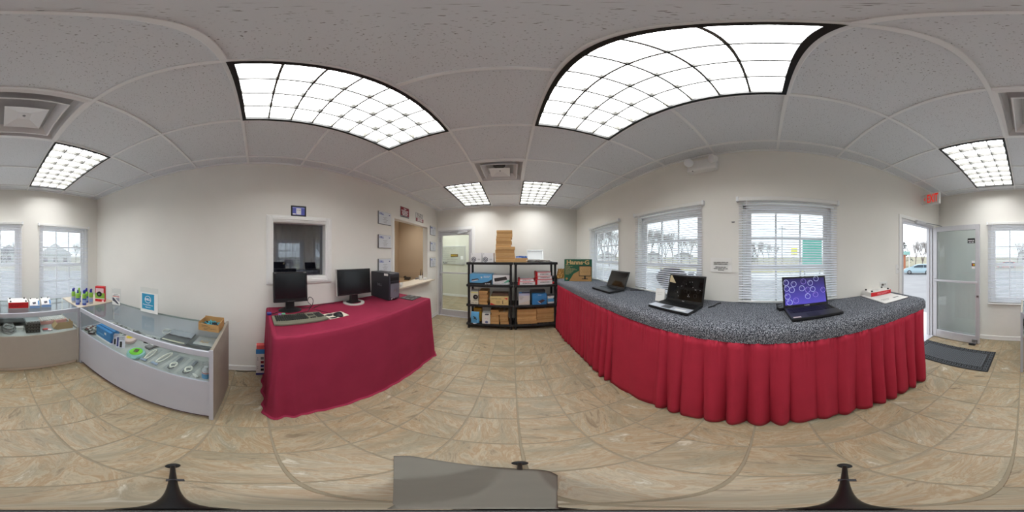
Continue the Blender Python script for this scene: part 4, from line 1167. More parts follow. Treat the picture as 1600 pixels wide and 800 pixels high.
b = MB(); b.box(-w_/2+.006, w_/2-.006, .006, d_-.006, .006, .034); b.build('dark_parts', mat('dark_parts', (40, 50, 58), .7), ob)

# --- goods inside the long case
def upright(label, x, y, rz, w_, h_, d_, m, tilt=0.0, extra=None):
    o = thing('product_box', label, 'box', (x, y, DZ), rz, 'goods inside the long display case')
    hd = box('carton', o, -w_/2, w_/2, 0, d_, 0, h_, m, .002)
    return o
BOXES = ['front', 'middle', 'rear']
for k in range(3):
    o = upright('blue software box, %s of three upright in the long case' % BOXES[k], -1.02-.052*k, -1.395-.012*k, PI2+math.radians(-3), .27, .145, .04, BLUE_PR)
    box('print_white', o, -.134, .134, -.0012, 0, .0, .022, WHITE_PR); box('print_burst', o, .03, .06, -.0015, 0, .09, .115, WHITE_PR); box('print_light', o, -.10, .02, -.0012, 0, .06, .075, SKY_PR)
for k in range(2):
    o = thing('blister_card', ['striped blister card leaning next to the blue boxes', 'striped blister card leaning in front of the pink disc pack'][k], 'card', (-1.035+.0*k, -1.225+.085*k, DZ), PI2+math.radians(42), 'striped blister cards')
    c_ = MB().box(-.045, .045, 0, .006, 0, .135, .001).build('card', mat('card_lilac', (208, 206, 220), .5), o); c_.rotation_euler = (math.radians(-28), 0, 0)
    MB().box(-.006, .016, -.006, 0, .01, .075, .002).build('black_insert', INK, c_); MB().box(-.035, -.018, -.002, 0, .02, .12).build('dark_stripe', DKBLUE, c_)
    lines('printed_lines', c_, [(-.03, .035, .12), (-.03, .03, .108), (-.03, .035, .095)], -.0002, INKG, .005)
o = thing('disc_pack', 'round pink pack with yellow label inside the long case', 'pack', (-1.22, -1.20, DZ), .4)
MB().lathe([(.085, 0), (.09, .01), (.09, .035), (.06, .042)], 28, (0, 0, 0), 1, .8).build('tub', mat('pink_tub', (222, 196, 192), .45), o, True)
MB().lathe([(.035, .0422), (.035, .044)], 22, (-.01, 0, 0)).build('yellow_label', YELLOW, o)
o = thing('clamshell_pack', 'teal clamshell pack with bright green insert in the long case', 'pack', (-1.055, -.955, DZ), .3)
MB().lathe([(.09, 0), (.098, .008), (.09, .03), (.08, .034)], 28, (0, 0, 0), 1, .85).build('shell', mat('teal_clear', (150, 196, 196), .3), o, True)
MB().lathe([(.068, .0342), (.066, .038)], 26, (0, 0, 0), 1, .85).build('green_insert', mat('vivid_green', (120, 206, 60), .5), o, True)
MB().box(-.035, .02, -.02, .02, .038, .046, .004).build('dark_item', mat('brown_item', (84, 76, 60), .5), o); MB().box(.06, .11, .0, .05, .012, .03, .004).build('hang_tab', mat('teal_clear', (150, 196, 196), .3), o)
o = thing('grey_adapter', 'grey rounded adapter lying behind the bagged cables', 'adapter', (-1.27, -.93, DZ), 1.4)
MB().box(-.035, .035, -.08, .08, 0, .032, .012, 3).build('body', mat('mid_grey_plastic', (130, 128, 132), .45), o, True); MB().box(-.02, .02, -.02, .03, .0322, .0335).build('label', PAPER, o)
def bagged(label, x, y, rz, L, w_, kind):
    o = thing('bagged_cable', label, 'cable', (x, y, DZ), rz, 'bagged white cables in the long case')
    rows = []
    for i in range(9):
        t = i/8; hh = .004+.020*math.sin(PI*t)**.6
        rows.append([(-w_/2+w_*k/8, L*t, hh*math.sin(PI*k/8)**.7+.001*((i+k) % 2)) for k in range(9)])
    MB().grid(rows).build('bag', CLEAR_PL, o, True)
    b = MB(); pts = []
    for k in range(44):
        a = k*.55; rr_ = w_*.26+.004*math.sin(k)
        pts.append((rr_*math.cos(a)*.8, L*(.5 if kind == 'long' else .34)+(L*.36 if kind == 'long' else L*.16)*math.sin(a), .006+.010*(k/44)))
    b.tube(pts, .006, 6)
    b.build('cable_coil', mat('white_cable', (240, 237, 226), .5), o, True)
    if kind != 'long':
        MB().tube([(w_*.2*math.cos(a), L*.22+w_*.34*math.sin(a), .012) for a in [2*PI*k/20 for k in range(21)]], .005, 6).build('grey_loop', mat('grey_cable', (96, 98, 104), .5), o, True)
        MB().box(-.012, .012, L*.55, L*.85, .006, .02, .003).build('connector', mat('grey_connector', (112, 116, 128), .4), o)
    else:
        MB().box(-.03, .03, .01, .035, .004, .016, .003).build('connector', mat('blue_grey_conn', (150, 164, 190), .4), o)
    return o
bagged('bagged white cable, leftmost of four flat bags in the long case', -.99, -.835, PI2+math.radians(4), .27, .085, 'long')
bagged('bagged white cable, second of four flat bags in the long case', -.995, -.735, PI2+math.radians(-8), .29, .10, 'long')
bagged('bagged white cable with grey loop, third of four flat bags', -.985, -.60, PI2+math.radians(-4), .26, .10, 'loop')
bagged('bagged white cable with grey loop, nearest the blue bottle', -.98, -.475, PI2+math.radians(-6), .25, .105, 'loop')
o = thing('small_connector', 'small white connector lying next to the blue bottle', 'connector', (-1.0, -.39, DZ), .9)
MB().box(-.022, .022, -.01, .01, 0, .018, .004).box(-.032, -.022, -.006, .006, .004, .014).build('plug', WHITE_PL, o)
o = thing('spray_bottle', 'small blue labelled bottle in a clear bag at the case end', 'bottle', (-1.005, -.318, DZ), 0)
MB().lathe([(.026, 0), (.028, .006), (.028, .085), (.024, .10), (.013, .112), (.013, .125)], 20).build('bottle', mat('bottle_white', (216, 222, 228), .3), o, True)
MB().lathe([(.0285, .012), (.0285, .062)], 20).build('blue_label', mat('bottle_blue', (86, 156, 204), .4), o, True)
MB().lathe([(.0286, .068), (.0286, .076)], 20).build('red_band', mat('bottle_red', (170, 60, 60), .4), o, True)
rows = []
for i in range(7):
    z = .085+.085*i/6; rows.append([((.034-.012*(i/6))*(1+.18*math.sin(k*2.1+i))*math.cos(2*PI*k/14), (.034-.012*(i/6))*(1+.18*math.sin(k*2.1+i))*math.sin(2*PI*k/14), z) for k in range(15)])
MB().grid(rows).build('bag', CLEAR_PL, o, True)
o = thing('antistatic_tray', 'dark grey laptop part in shiny bag under the case top glass', 'part', (-1.34, -.70, .7115), PI2)
MB().box(-.13, .13, -.10, .14, 0, .012, .005, 2).build('part', mat('grey_part', (92, 96, 102), .35, .3), o)
MB().box(-.11, .11, -.098, -.078, .012, .016).build('pale_strip', mat('pale_strip', (196, 196, 176), .5), o)
rows = [[(-.13+.26*k/10, .02+.12*i/5, .016+.010*abs(math.sin(k*1.9+i*1.3))) for k in range(11)] for i in range(6)]
MB().grid(rows).build('shiny_bag', mat('silver_film', (206, 210, 216), .12, .8), o, True)
o = thing('bubble_bag', 'silver bubble bag on the glass shelf below the cardboard box', 'bag', (-1.36, -.43, .7115), PI2)
rows = [[(-.10+.20*k/12, -.07+.17*i/8, .004+.014*abs(math.sin(k*1.7+i*2.1))*math.sin(PI*k/12)*math.sin(PI*i/8)+.004*((k+i) % 2)) for k in range(13)] for i in range(9)]
MB().grid(rows).build('bag', mat('clear_silver_film', (210, 212, 212), .2, .5), o, True)
MB().box(-.05, .03, -.03, .02, 0, .014, .003).build('beige_parts', mat('beige_parts', (176, 150, 120), .6), o)
o = thing('coiled_cable', 'small clear bag of coiled cable on the glass shelf near the blue card', 'cable', (-1.40, -.855, .7115), 0)
MB().tube([(.05*math.cos(k*.5), .04*math.sin(k*.5), .008+.0006*k) for k in range(36)], .005, 6).build('coil', mat('pale_cable', (200, 204, 206), .4), o, True)
# small loose parts at the far end: each its own thing
rr = random.Random(21)
cols = [((44, 46, 44), 'black'), ((206, 206, 204), 'white'), ((72, 84, 70), 'dark green'), ((150, 152, 154), 'grey'), ((110, 36, 40), 'dark red')]
PM = [mat('part_'+c[1].replace(' ', '_'), c[0], .4) for c in cols]
n = 0
for i in range(5):
    for j in range(8 if i < 3 else 12):
        x = -1.02-.10*i+rr.uniform(-.015, .015); y = -1.73+.062*j+rr.uniform(-.01, .01)
        if i == 0 and j > 2: continue
        if i == 1 and j > 3: continue
        ci = rr.choice([0, 0, 1, 1, 2, 3, 3, 4]) if i < 2 else rr.choice([1, 1, 3, 3, 2, 0])
        o = thing('memory_module', 'small %s flat part among loose parts far along the long case' % cols[ci][1], 'part', (x, y, DZ), rr.uniform(-.5, .5)+PI2, 'loose small parts in the long case')
        MB().box(-.026, .026, -.038, .038, 0, .006+.010*rr.random(), .002).build('part', PM[ci], o)
        MB().box(-.015, .015, -.02, .01, .006, .0185).build('chip', PM[rr.choice([0, 1, 3])], o); n += 1
        if i < 3 and j < 4:
            ck = rr.choice([0, 0, 1, 3, 4])
            o = thing('memory_module', 'small %s flat part lying on top of the loose parts in the long case' % cols[ck][1], 'part', (x+rr.uniform(-.02, .02), y+rr.uniform(-.02, .02), DZ+.019), rr.uniform(-.9, .9)+PI2, 'loose small parts in the long case')
            MB().box(-.026, .026, -.042, .042, 0, .008, .002).build('part', PM[ck], o)
            MB().box(-.016, .016, -.02, .016, .008, .0125).build('chip', PM[(ck+1) % 4], o)

# --- goods on and in the front case
for (nm, lb, x, m_, wd) in (('router_carton', 'red-edged white carton on the front display case', -.225, RED_PR, .25),):
    o = router_box(nm, lb, 'box', (x, -1.975, .8858), PI, wd, .20, .085, m_)
    b = MB(); b.box(-.09, .10, .03, .034, .085, .0856); b.box(-.06, .06, .07, .073, .085, .0856); b.box(-.09, -.02, .12, .124, .085, .0856); b.ring(.0, .10, .085, .0856, .045, .048, 24); b.build('top_print', mat('pink_print', (230, 120, 130), .5), o)['kind'] = 'stuff'
    lines('front_lettering', o, [(-.10, .06, .05), (-.10, .0, .03)], -.0013, mat('dark_red_print', (140, 20, 30), .5), .010)
for k, (x, lb) in enumerate(((-.425, 'white and blue adapter carton next to the red-edged carton'), (-.575, 'white and blue adapter carton nearest the spray cans'))):
    o = thing('adapter_carton', lb, 'box', (x, -1.955-.01*k, .8858), PI+math.radians(-6), 'white and blue adapter cartons')
    MB().prism([(0, 0), (.14, 0), (.14, .095), (.05, .085), (0, .035)], -.062, .062, 'x', .002).build('carton', mat('white_carton', (232, 230, 226), .5), o)
    s_ = MB().prism([(.046, .086), (.002, .038), (.0, .04), (.044, .088)], -.06, .058, 'x').build('sloped_print', WHITE_PR, o)
    box('blue_base', o, -.063, .063, -.0012, .0, .0, .034, mat('pale_blue_print', (130, 164, 214), .5))
    MB().prism([(.046, .0875), (.003, .0395), (.001, .0415), (.044, .0895)], .04, .0585, 'x').build('blue_edge', BLUE_PR, o)
    pa = MB().box(-.028, .022, -.014, .014, 0, .004, .001).build('printed_adapter', mat('slate_print', (74, 76, 92), .5), o); pa.location = (0, .022, .064); pa.rotation_euler = (math.radians(48), 0, math.radians(20))
    for x2 in (-.045, .04): MB().lathe([(.008, 0), (.008, .012)], 10, (x2, .12, .093)).build('cap', BLACK_PL, o)
o = thing('cable_bundle', 'bag of coiled grey cable inside the front display case', 'cable', (-.10, -1.94, DZ), 0)
for q in range(5):
    MB().tube([(.075*math.cos(a+q)*(1-.05*q), .06*math.sin(a+q), .012+.018*q+.008*math.sin(3*a+q)) for a in [2*PI*k/24 for k in range(25)]], .009, 6).build('coil', mat('grey_cable%d' % (q % 2), (70, 72, 70) if q % 2 else (150, 152, 150), .4), o, True)
rows = []
for i in range(6):
    z = .01+.12*i/5; r = (.095-.045*(i/5)**2)
    rows.append([(r*(1+.1*math.sin(k*2.7+i))*math.cos(2*PI*k/18), .85*r*(1+.1*math.sin(k*2.7+i))*math.sin(2*PI*k/18), z) for k in range(19)])
MB().grid(rows).build('bag', CLEAR_PL, o, True)
o = thing('white_card', 'small white card between cable bundle and drive stack', 'card', (-.245, -2.02, DZ), PI)
MB().box(-.045, .045, -.03, .03, .03, .034).prism([(-.03, 0), (.03, 0), (0, .03)], -.04, .04, 'x').build('card', PAPER, o)
for k in range(4):
    o = thing('hard_drive', ['black hard drive at the bottom of the stack in the front case', 'black hard drive second from the bottom of the drive stack', 'black hard drive third from the bottom of the drive stack', 'silver-topped hard drive on top of the stack in the front case'][k], 'hard drive', (-.39+.004*(k % 2), -1.93+.004*k, DZ+.0445*k), PI+math.radians(3*(k % 2)-2), 'stacked hard drives in the front case')
    box('body', o, -.085, .085, -.055, .075, 0, .042, BLACK_PL if k < 3 else mat('drive_silver', (176, 184, 190), .35, .5), .003)
    box('front_strip', o, -.08, .08, -.057, -.055, .006, .018, mat('drive_strip', (72, 72, 70), .5))
    b = MB()
    for q in range(4): b.box(-.06+q*.035, -.042+q*.035, -.0575, -.055, .024, .032)
    b.build('slots', INKG, o)['kind'] = 'stuff'
o = thing('card_stack', 'clear pack of red and white small parts in the front case', 'pack', (-.57, -1.91, DZ), PI)
MB().box(-.06, .06, -.04, .05, 0, .012, .003).build('tray', CLEAR_PL, o)
MB().lathe([(.03, .0125), (.03, .022)], 18, (-.02, .015, 0), 1.2, .6).build('red_part', mat('coral_print', (222, 96, 92), .5), o); MB().lathe([(.022, .0125), (.022, .02)], 16, (.025, -.02, 0)).build('pink_part', mat('pale_pink_print', (240, 206, 212), .5), o)
o = thing('open_brown_box', 'opened brown cardboard box inside the front display case', 'box', (-.80, -1.915, DZ), PI+math.radians(-6))
b = MB(); b.box(-.10, .10, -.03, .12, 0, .004); b.box(-.10, .10, -.034, -.03, 0, .10); b.box(-.104, -.10, -.03, .12, 0, .08); b.box(.10, .104, -.03, .12, 0, .08); b.prism([(-.104, .0), (-.104, .08), (-.15, .02)], -.03, .1, 'y'); b.build('carton', mat('tan_card', (176, 150, 112), .8), o)
o = thing('parts_tray', 'pink foam tray of white chips at the back of the front case', 'tray', (-.725, -2.17, DZ), PI)
box('foam_tray', o, -.185, .185, -.07, .09, 0, .05, mat('pink_foam', (226, 170, 164), .7), .004)
b = MB()
for i in range(12):
    for j in range(4): b.box(-.178+.029*i, -.157+.029*i, -.06+.034*j, -.036+.034*j, .05, .07)
q_ = b.build('white_chips', WHITE_PL, o); q_['kind'] = 'stuff'
o = thing('grey_device', 'dark grey flat device at the back of the front case', 'device', (-.16, -2.19, DZ), PI)
box('body', o, -.17, .17, -.06, .08, 0, .06, mat('mid_dark_grey', (80, 82, 84), .4), .006, 2); box('vent_strip', o, -.15, .15, -.0615, -.06, .02, .04, BLACK_PL)

# ================================================================== black plastic shelves
SHELF_M = mat('black_shelf_plastic', (24, 24, 26), .55, var=.1, scale=30)
def shelf_unit(label, x0, x1):
    o = thing('shelf_unit', label, 'shelf', ((x0+x1)/2, 3.165, 0), 0, 'black plastic shelf units')
    h = (x1-x0)/2; d = .40
    for zt in (1.425, .975, .555, .125):
        b = MB(); b.box(-h, h, 0, .02, zt-.048, zt, .004); b.box(-h, h, d-.02, d, zt-.048, zt, .004); b.box(-h, -h+.02, .02, d-.02, zt-.048, zt, .004); b.box(h-.02, h, .02, d-.02, zt-.048, zt, .004)
        for k in range(10):
            x = -h+.02+(2*h-.04)*k/10; b.box(x+.004, x+(2*h-.04)/10-.004, .02, d-.02, zt-.018, zt-.006)
        b.box(-h+.02, h-.02, .19, .21, zt-.03, zt-.012)
        b.build('deck', SHELF_M, o)
    for sx in (-1, 1):
        for y in (.035, d-.035):
            b = MB()
            for z0, z1 in ((.0, .077), (.119, .507), (.549, .927), (.969, 1.377)):
                b.tube([(sx*(h-.045), y, z0), (sx*(h-.045), y, z0+.03), (sx*(h-.045), y, z1-.03), (sx*(h-.045), y, z1)], [.028, .023, .023, .028], 10)
            b.build('post', SHELF_M, o, True)
    return o
shelf_unit('black plastic shelf unit next to the back glass door', -.912, .022)
shelf_unit('black plastic shelf unit next to the carpeted counter', .030, .912)
SF = 3.165
def carton(name, label, cat, x0, x1, z0, h_, m, y=.03, d_=.25, group=None, lid=None, rz=0):
    o = thing(name, label, cat, ((x0+x1)/2, SF+y, z0), rz, group)
    w_ = (x1-x0)
    box('carton', o, -w_/2, w_/2, 0, d_, 0, h_, m, .004 if name == 'flat_box' else .002)
    if lid:
        box('lid_flap', o, -w_/2+.003, w_/2-.003, -.0016, 0, h_*.52, h_-.003, lid)
        box('tape', o, -.02, .02, .002, d_-.002, h_, h_+.0006, mat('tape', (206, 176, 128), .3))
    return o
rr = random.Random(2)
ORD = ['bottom', 'second', 'third', 'fourth', 'fifth', 'sixth', 'seventh', 'eighth', 'ninth', 'tenth', 'eleventh']
def stack(x0, x1, z0, z1, n, where, y=.03, d_=.25, group=None, jit=.011):
    h_ = (z1-z0)/n
    for k in range(n):
        j = rr.uniform(-jit, jit); dw = rr.uniform(-.006, .006)
        if k == 0: pos = 'bottom'
        elif k == n-1: pos = 'top'
        else: pos = ORD[k]+' up'
        carton('flat_box', 'flat brown box, %s in the stack %s' % (pos, where), 'box', x0+j, x1+j+dw, z0+h_*k, h_-.0012, KRAFT if k % 2 else mat('kraft_b', (204, 162, 108), .8, var=.08), y+rr.uniform(0, .022), d_, group, KRAFT2 if rr.random() < .45 else None)
# top of left unit
for k, (a, c_) in enumerate(((-.827, -.606), (-.590, -.366))):
    o = carton('white_box', ['white carton with hexagon emblem nearest the back door', 'white carton with hexagon emblem beside the tall brown stack'][k], 'box', a, c_, 1.4255, .185, WHITE_PR, .04, .2, 'white cartons on the shelf top')
    hexa = lambda r, cx=-.05, cz=.055: [(cx+r*math.cos(PI/6+PI/3*q), cz+r*math.sin(PI/6+PI/3*q)) for q in range(6)]
    MB().prism(hexa(.055), -.001, 0, 'y').build('emblem', mat('navy_print', (52, 58, 84), .5), o); MB().prism(hexa(.042), -.002, -.001, 'y').build('emblem_gap', WHITE_PR, o); MB().prism(hexa(.032), -.003, -.002, 'y').build('emblem', mat('navy_print', (52, 58, 84), .5), o)
    MB().prism([(-.07, .03), (-.06, .03), (-.03, .07), (-.04, .08)], -.004, -.003, 'y').build('emblem_gap', WHITE_PR, o)
    lines('printed_lines', o, [(.03, .085, .062), (.03, .08, .048)], -.0002, INKG, .006); box('small_mark', o, -.088, -.078, -.001, 0, .16, .17, INK)
stack(-.330, .050, 1.4255, 1.735, 5, 'of wide boxes on the shelf top', .03, .30, 'tall brown stack on the shelf top')
stack(-.312, -.004, 1.735, 2.066, 6, 'of narrower boxes crowning the shelf-top pile', .045, .26, 'tall brown stack on the shelf top')
# top of right unit
o = thing('parts_box', 'small brown box of blue plugs on the shelf top', 'box', (.19, SF+.04, 1.4255), 0)
b = MB(); b.box(-.122, .122, 0, .2, 0, .004); b.box(-.122, .122, 0, .004, .004, .085); b.box(-.122, .122, .196, .2, .004, .085); b.box(-.122, -.118, .004, .196, .004, .085); b.box(.118, .122, .004, .196, .004, .085); b.build('carton', KRAFT2, o)
b = MB()
for k in range(16):
    x, y = rr.uniform(-.10, .10), rr.uniform(.02, .18); b.box(x-.02, x+.02, y-.014, y+.014, .06+rr.uniform(0, .03), .095+rr.uniform(0, .035), .004)
b.build('blue_plugs', mat('plug_blue', (58, 104, 176), .4), o)['kind'] = 'stuff'
MB().box(-.115, .0, .02, .17, .06, .092, .01, 2).build('clear_bag', mat('pale_lilac', (210, 206, 224), .4), o)
o = thing('white_tray', 'translucent white plastic tray standing upright on the shelf top', 'tray', (.49, SF+.22, 1.4255), 0)
b = MB(); b.box(-.165, .165, .02, .03, .06, .245, .004); b.box(-.175, .175, 0, .03, .238, .255, .004); b.box(-.175, -.16, 0, .03, 0, .24, .004); b.box(.16, .175, 0, .03, 0, .24, .004); b.box(-.16, .16, 0, .03, 0, .06); tr_ = b.build('tray', mat('translucent_white', (226, 230, 232), .3), o); tr_.rotation_euler = (math.radians(-8), 0, 0)
rr2 = random.Random(12)
for k in range(3):
    o = thing('paper_pile', ['loose white papers and leads under the white tray', 'crumpled papers right of the white tray on the shelf top', 'flat white sheets at the right end of the shelf top'][k], 'papers', ((.42, .66, .85)[k], SF+.10, 1.4255), rr2.uniform(-.1, .1))
    wd = (.16, .13, .07)[k]; hh = (.07, .055, .03)[k]
    b = MB()
    for q in range(5 if k < 2 else 3):
        a = rr2.uniform(-.3, .3); z = hh*q/5
        b.box(-wd*rr2.uniform(.7, 1), wd*rr2.uniform(.7, 1), -.06, .12, z, z+.006, 0, 1, Matrix.Rotation(a*.4, 4, 'Z') @ Matrix.Rotation(a*.10, 4, 'Y'))
    b.build('sheets', PAPER, o)['kind'] = 'stuff'
    if k < 2:
        pts = [(wd*.8*math.cos(t*.9), -.06+.03*math.sin(t*1.7), .012+.02*abs(math.sin(t*.6))) for t in range(16)]
        MB().tube(pts, .005, 6).build('leads', mat('brown_leads', (92, 74, 62), .5), o, True)
# tier two, left unit
o = carton('blue_carton', 'wide light blue carton with pictured stapler-like device', 'box', -.845, -.394, .9757, .212, SKY_PR, .02, .3)
box('black_base', o, -.225, .225, -.0012, 0, 0, .035, INK); MB().prism([(.02, .035), (.225, .035), (.225, .11), (.14, .06)], -.0014, 0, 'y').build('black_sweep', INK, o)
MB().prism([(-.19, .075), (-.06, .085), (-.03, .11), (-.07, .125), (-.18, .105)], -.003, -.0012, 'y', .0005).build('pictured_device', mat('slate_print', (74, 76, 92), .5), o)
MB().prism([(-.185, .058), (-.05, .09), (-.06, .10), (-.185, .07)], -.0035, -.0012, 'y').build('pictured_device', WHITE_PR, o); box('print_badge', o, .0, .03, -.0015, 0, .13, .16, WHITE_PR)
lines('printed_lines', o, [(.06, .19, .17), (.06, .17, .15)], -.0002, WHITE_PR, .008); text('model_lettering', '35 A MT', .03, o, (.14, -.002, .018), FRONT, WHITE_PR, bold=.001)
o = carton('keyboard_carton', 'white carton with pictured black keyboard beside the blue carton', 'box', -.385, -.0, .9757, .192, WHITE_PR, .065, .28)
MB().prism([(-.15, .06), (.10, .10), (.075, .165), (-.165, .125)], -.002, 0, 'y', .0005).build('pictured_keyboard', mat('dark_brown_print', (52, 46, 48), .5), o)
MB().prism([(.02, .03), (.18, .06), (.18, .10), (.10, .09)], -.0012, 0, 'y').build('green_print', mat('mint_print', (110, 196, 170), .5), o); box('dark_corner', o, .13, .17, -.0016, 0, .05, .08, INK)
lines('printed_lines', o, [(-.16, -.04, .02), (-.02, .08, .02)], -.0002, INKG, .006)
# tier two, right unit: paper packs
def pack(label, x0, x1, z0, h_, y, grey=False):
    o = carton('paper_pack', label, 'box', x0, x1, z0, h_, mat('pack_white', (226, 224, 226), .5), y, .27, 'red and white packs on the shelf', None, math.radians(rr.uniform(-2, 2)))
    w_ = x1-x0
    box('red_end', o, -w_/2-.0006, -w_/2+.035, -.0012, .27, .001, h_+.0006, RED_PR)
    box('red_top_edge', o, -w_/2, w_/2, -.0012, .02, h_*.86, h_+.0006, mat('pinkish_red', (206, 80, 92), .5))
    lines('lettering', o, [(-w_*.22, w_*.36, h_*.42)], -.0002, INKG, .014); lines('small_print', o, [(-w_*.2, w_*.2, h_*.66)], -.0002, mat('pink_print', (230, 120, 130), .5), .006)
pack('red and white pack, lower of the short pair on the right shelf', .115, .452, .9757, .068, .02)
pack('red and white pack, upper of the short pair on the right shelf', .125, .43, 1.0445, .05, .06)
pack('red and white pack, lowest of three beside the shelf post', .465, .805, .9757, .11, .02)
pack('red and white pack, middle of three beside the shelf post', .475, .795, 1.0865, .06, .03)
pack('red and white pack, top of three beside the shelf post', .472, .775, 1.1475, .085, .03)
o = thing('red_spool', 'small red wrapped item beside the stack of red packs', 'pack', (.835, SF+.06, .9757), .3)
MB().lathe([(.02, 0), (.032, .01), (.034, .03), (.02, .045)], 14, (0, 0, 0), 1.2, .8).build('wrapped_item', RED_PR, o, True)
# tier three, left
o = carton('white_device_box', 'tall cream carton with black round device in clear wrap', 'box', -.828, -.672, .5557, .27, mat('cream_carton', (222, 216, 196), .5), .02, .2)
MB().ring(.025, .155, -.006, 0, .0001, .05, 26, axis='y').build('pictured_wheel', INK, o); MB().ring(.03, .16, -.007, -.006, .0001, .02, 20, axis='y').build('pictured_hub', STEEL, o)
lines('printed_lines', o, [(-.02, .06, .085), (-.06, -.01, .03), (.02, .05, .03)], -.0002, INKG, .01); box('yellow_band', o, -.07, .075, -.001, 0, .235, .262, mat('pale_yellow', (222, 214, 140), .5))
rows = [[(-.075+.15*k/9, .02+.02*i, .272+.045*math.sin(PI*i/6)*(.5+.5*abs(math.sin(k*1.3)))) for k in range(10)] for i in range(7)]
MB().grid(rows).build('clear_wrap', CLEAR_PL, o, True)
stack(-.660, -.484, .5557, .845, 7, 'on the third shelf beside the cream carton', .02, .30, 'brown stack on the third shelf')
o = carton('toner_carton', 'tan toner carton with red corner stripes on the left third shelf', 'box', -.432, -.068, .5557, .175, mat('tan_carton', (216, 190, 132), .7), .02, .3)
MB().prism([(-.175, .005), (-.07, .005), (-.175, .045)], -.0012, 0, 'y').build('red_stripe', RED_PR, o); MB().prism([(.175-.015, .155), (.09, .15), (.175-.015, .115)], -.0012, 0, 'y').build('red_stripe', RED_PR, o)
text('brand_lettering', 'LEXMARK C54x', .03, o, (-.06, -.0012, .135), FRONT, INK, sx=.95)
b = MB(); b.prism([(.06, .03), (.075, .025), (.075, .10), (.06, .095)], -.001, 0, 'y'); b.tube([(.06, -.0008, .10), (.10, -.0008, .115), (.15, -.0008, .11), (.155, -.0008, .09)], .0012, 5); b.tube([(.06, -.0008, .03), (.10, -.0008, .035), (.15, -.0008, .055), (.155, -.0008, .09)], .0012, 5); b.build('pictured_cartridge', mat('olive_ink', (110, 96, 60), .6), o)
lines('printed_lines', o, [(-.06, .02, .085), (-.06, .02, .07), (-.06, .02, .055), (-.06, .02, .04)], -.0002, mat('olive_ink', (110, 96, 60), .6), .005)
o = carton('dark_carton', 'dark brown carton behind the tan toner carton', 'box', -.41, -.07, .7312, .05, mat('brown_carton', (112, 84, 70), .7), .12, .2)
# tier three, right
o = carton('grey_software_box', 'grey and white printed box, left on the right third shelf', 'box', .130, .352, .5557, .282, mat('light_grey_box', (206, 204, 206), .5), .03, .12)
box('navy_header', o, -.11, .11, -.0012, 0, .245, .281, mat('navy_print', (52, 58, 84), .5)); box('lilac_header', o, -.11, .11, -.0012, 0, .20, .245, mat('lilac_print', (180, 186, 214), .5)); box('blue_mark', o, -.10, -.05, -.0018, 0, .25, .272, BLUE_PR)
lines('printed_lines', o, [(-.095, -.02, .175), (-.095, .0, .158), (-.095, -.03, .14), (-.095, -.04, .12)], -.0002, INKG, .006)
MB().prism([(-.11, .03), (.11, .10), (.11, .004), (-.11, .004)], -.0012, 0, 'y').build('beige_sweep', mat('beige_print', (206, 196, 186), .5), o)
o = carton('router_box', 'bright blue carton with pictured dark router on the right shelf', 'box', .398, .690, .5557, .23, BLUE_PR, .02, .10)
b = MB()
for k in range(9):
    a = .5+k*.28; b.prism([(.02+.02*math.cos(a), .12+.02*math.sin(a)), (.02+.15*math.cos(a-.03), .12+.10*math.sin(a-.03)), (.02+.15*math.cos(a+.03), .12+.10*math.sin(a+.03))], -.0012, 0, 'y')
b.build('sun_rays', SKY_PR, o)['kind'] = 'stuff'
MB().prism([(-.03, .075), (.03, .03), (.115, .09), (.06, .115)], -.006, -.0012, 'y', .001).build('pictured_router', mat('plum_print', (70, 56, 66), .4), o); MB().prism([(-.04, .07), (.015, .025), (.03, .03), (-.03, .075)], -.005, -.0012, 'y').build('pictured_cable', WHITE_PR, o)
text('top_lettering', 'Wireless', .022, o, (.0, -.0018, .205), FRONT, WHITE_PR)
carton('dark_grey_box', 'dark grey box standing behind the bright blue router carton', 'box', .385, .69, .5557, .275, mat('mid_dark_grey', (80, 82, 84), .4), .16, .12)
o = carton('white_blue_box', 'small white and pale blue box at the right shelf post', 'box', .715, .855, .5557, .182, WHITE_PR, .065, .12)
box('blue_print', o, -.068, .068, -.0012, 0, .04, .11, SKY_PR); box('dark_mark', o, .055, .066, -.0018, 0, .09, .13, INK); lines('printed_lines', o, [(-.05, .0, .155)], -.0002, INKG, .008); box('grey_top', o, -.07, .07, -.0012, .06, .168, .1826, mat('mid_dark_grey', (80, 82, 84), .4))
# bottom tier, left
o = thing('blue_pouch', 'light blue pouch with pictured cable on the bottom shelf', 'bag', (-.735, SF+.03, .1257), 0)
rows = [[(-.082+.164*k/8+.004*math.sin(i), -.0-.03*math.sin(PI*k/8)*math.sin(PI*min(1, .15+i/9)), .262*i/8) for k in range(9)] for i in range(9)]
MB().grid(rows).build('pouch', SKY_PR, o, True, .02)
MB().tube([(-.02, -.046, .17), (.01, -.05, .13), (.04, -.046, .10)], .009, 6).tube([(.03, -.05, .16), (0, -.054, .13), (-.015, -.05, .11)], .007, 6).build('pictured_cable', INK, o); MB().lathe([(.04, -.0), (.04, .004)], 18).build('print_disc', WHITE_PR, o).location = (0, -.02, .0)
o = carton('yellow_box', 'yellow and brown box behind the light blue pouch', 'box', -.79, -.625, .1257, .30, mat('mustard_box', (206, 160, 44), .5), .13, .12)
box('brown_band', o, -.083, .083, -.0012, 0, .25, .27, mat('brown_carton', (112, 84, 70), .7))
o = carton('white_mouse_box', 'white carton with pictured mouse on the bottom shelf', 'box', -.592, -.432, .1257, .24, mat('white_carton', (232, 230, 226), .5), .02, .16)
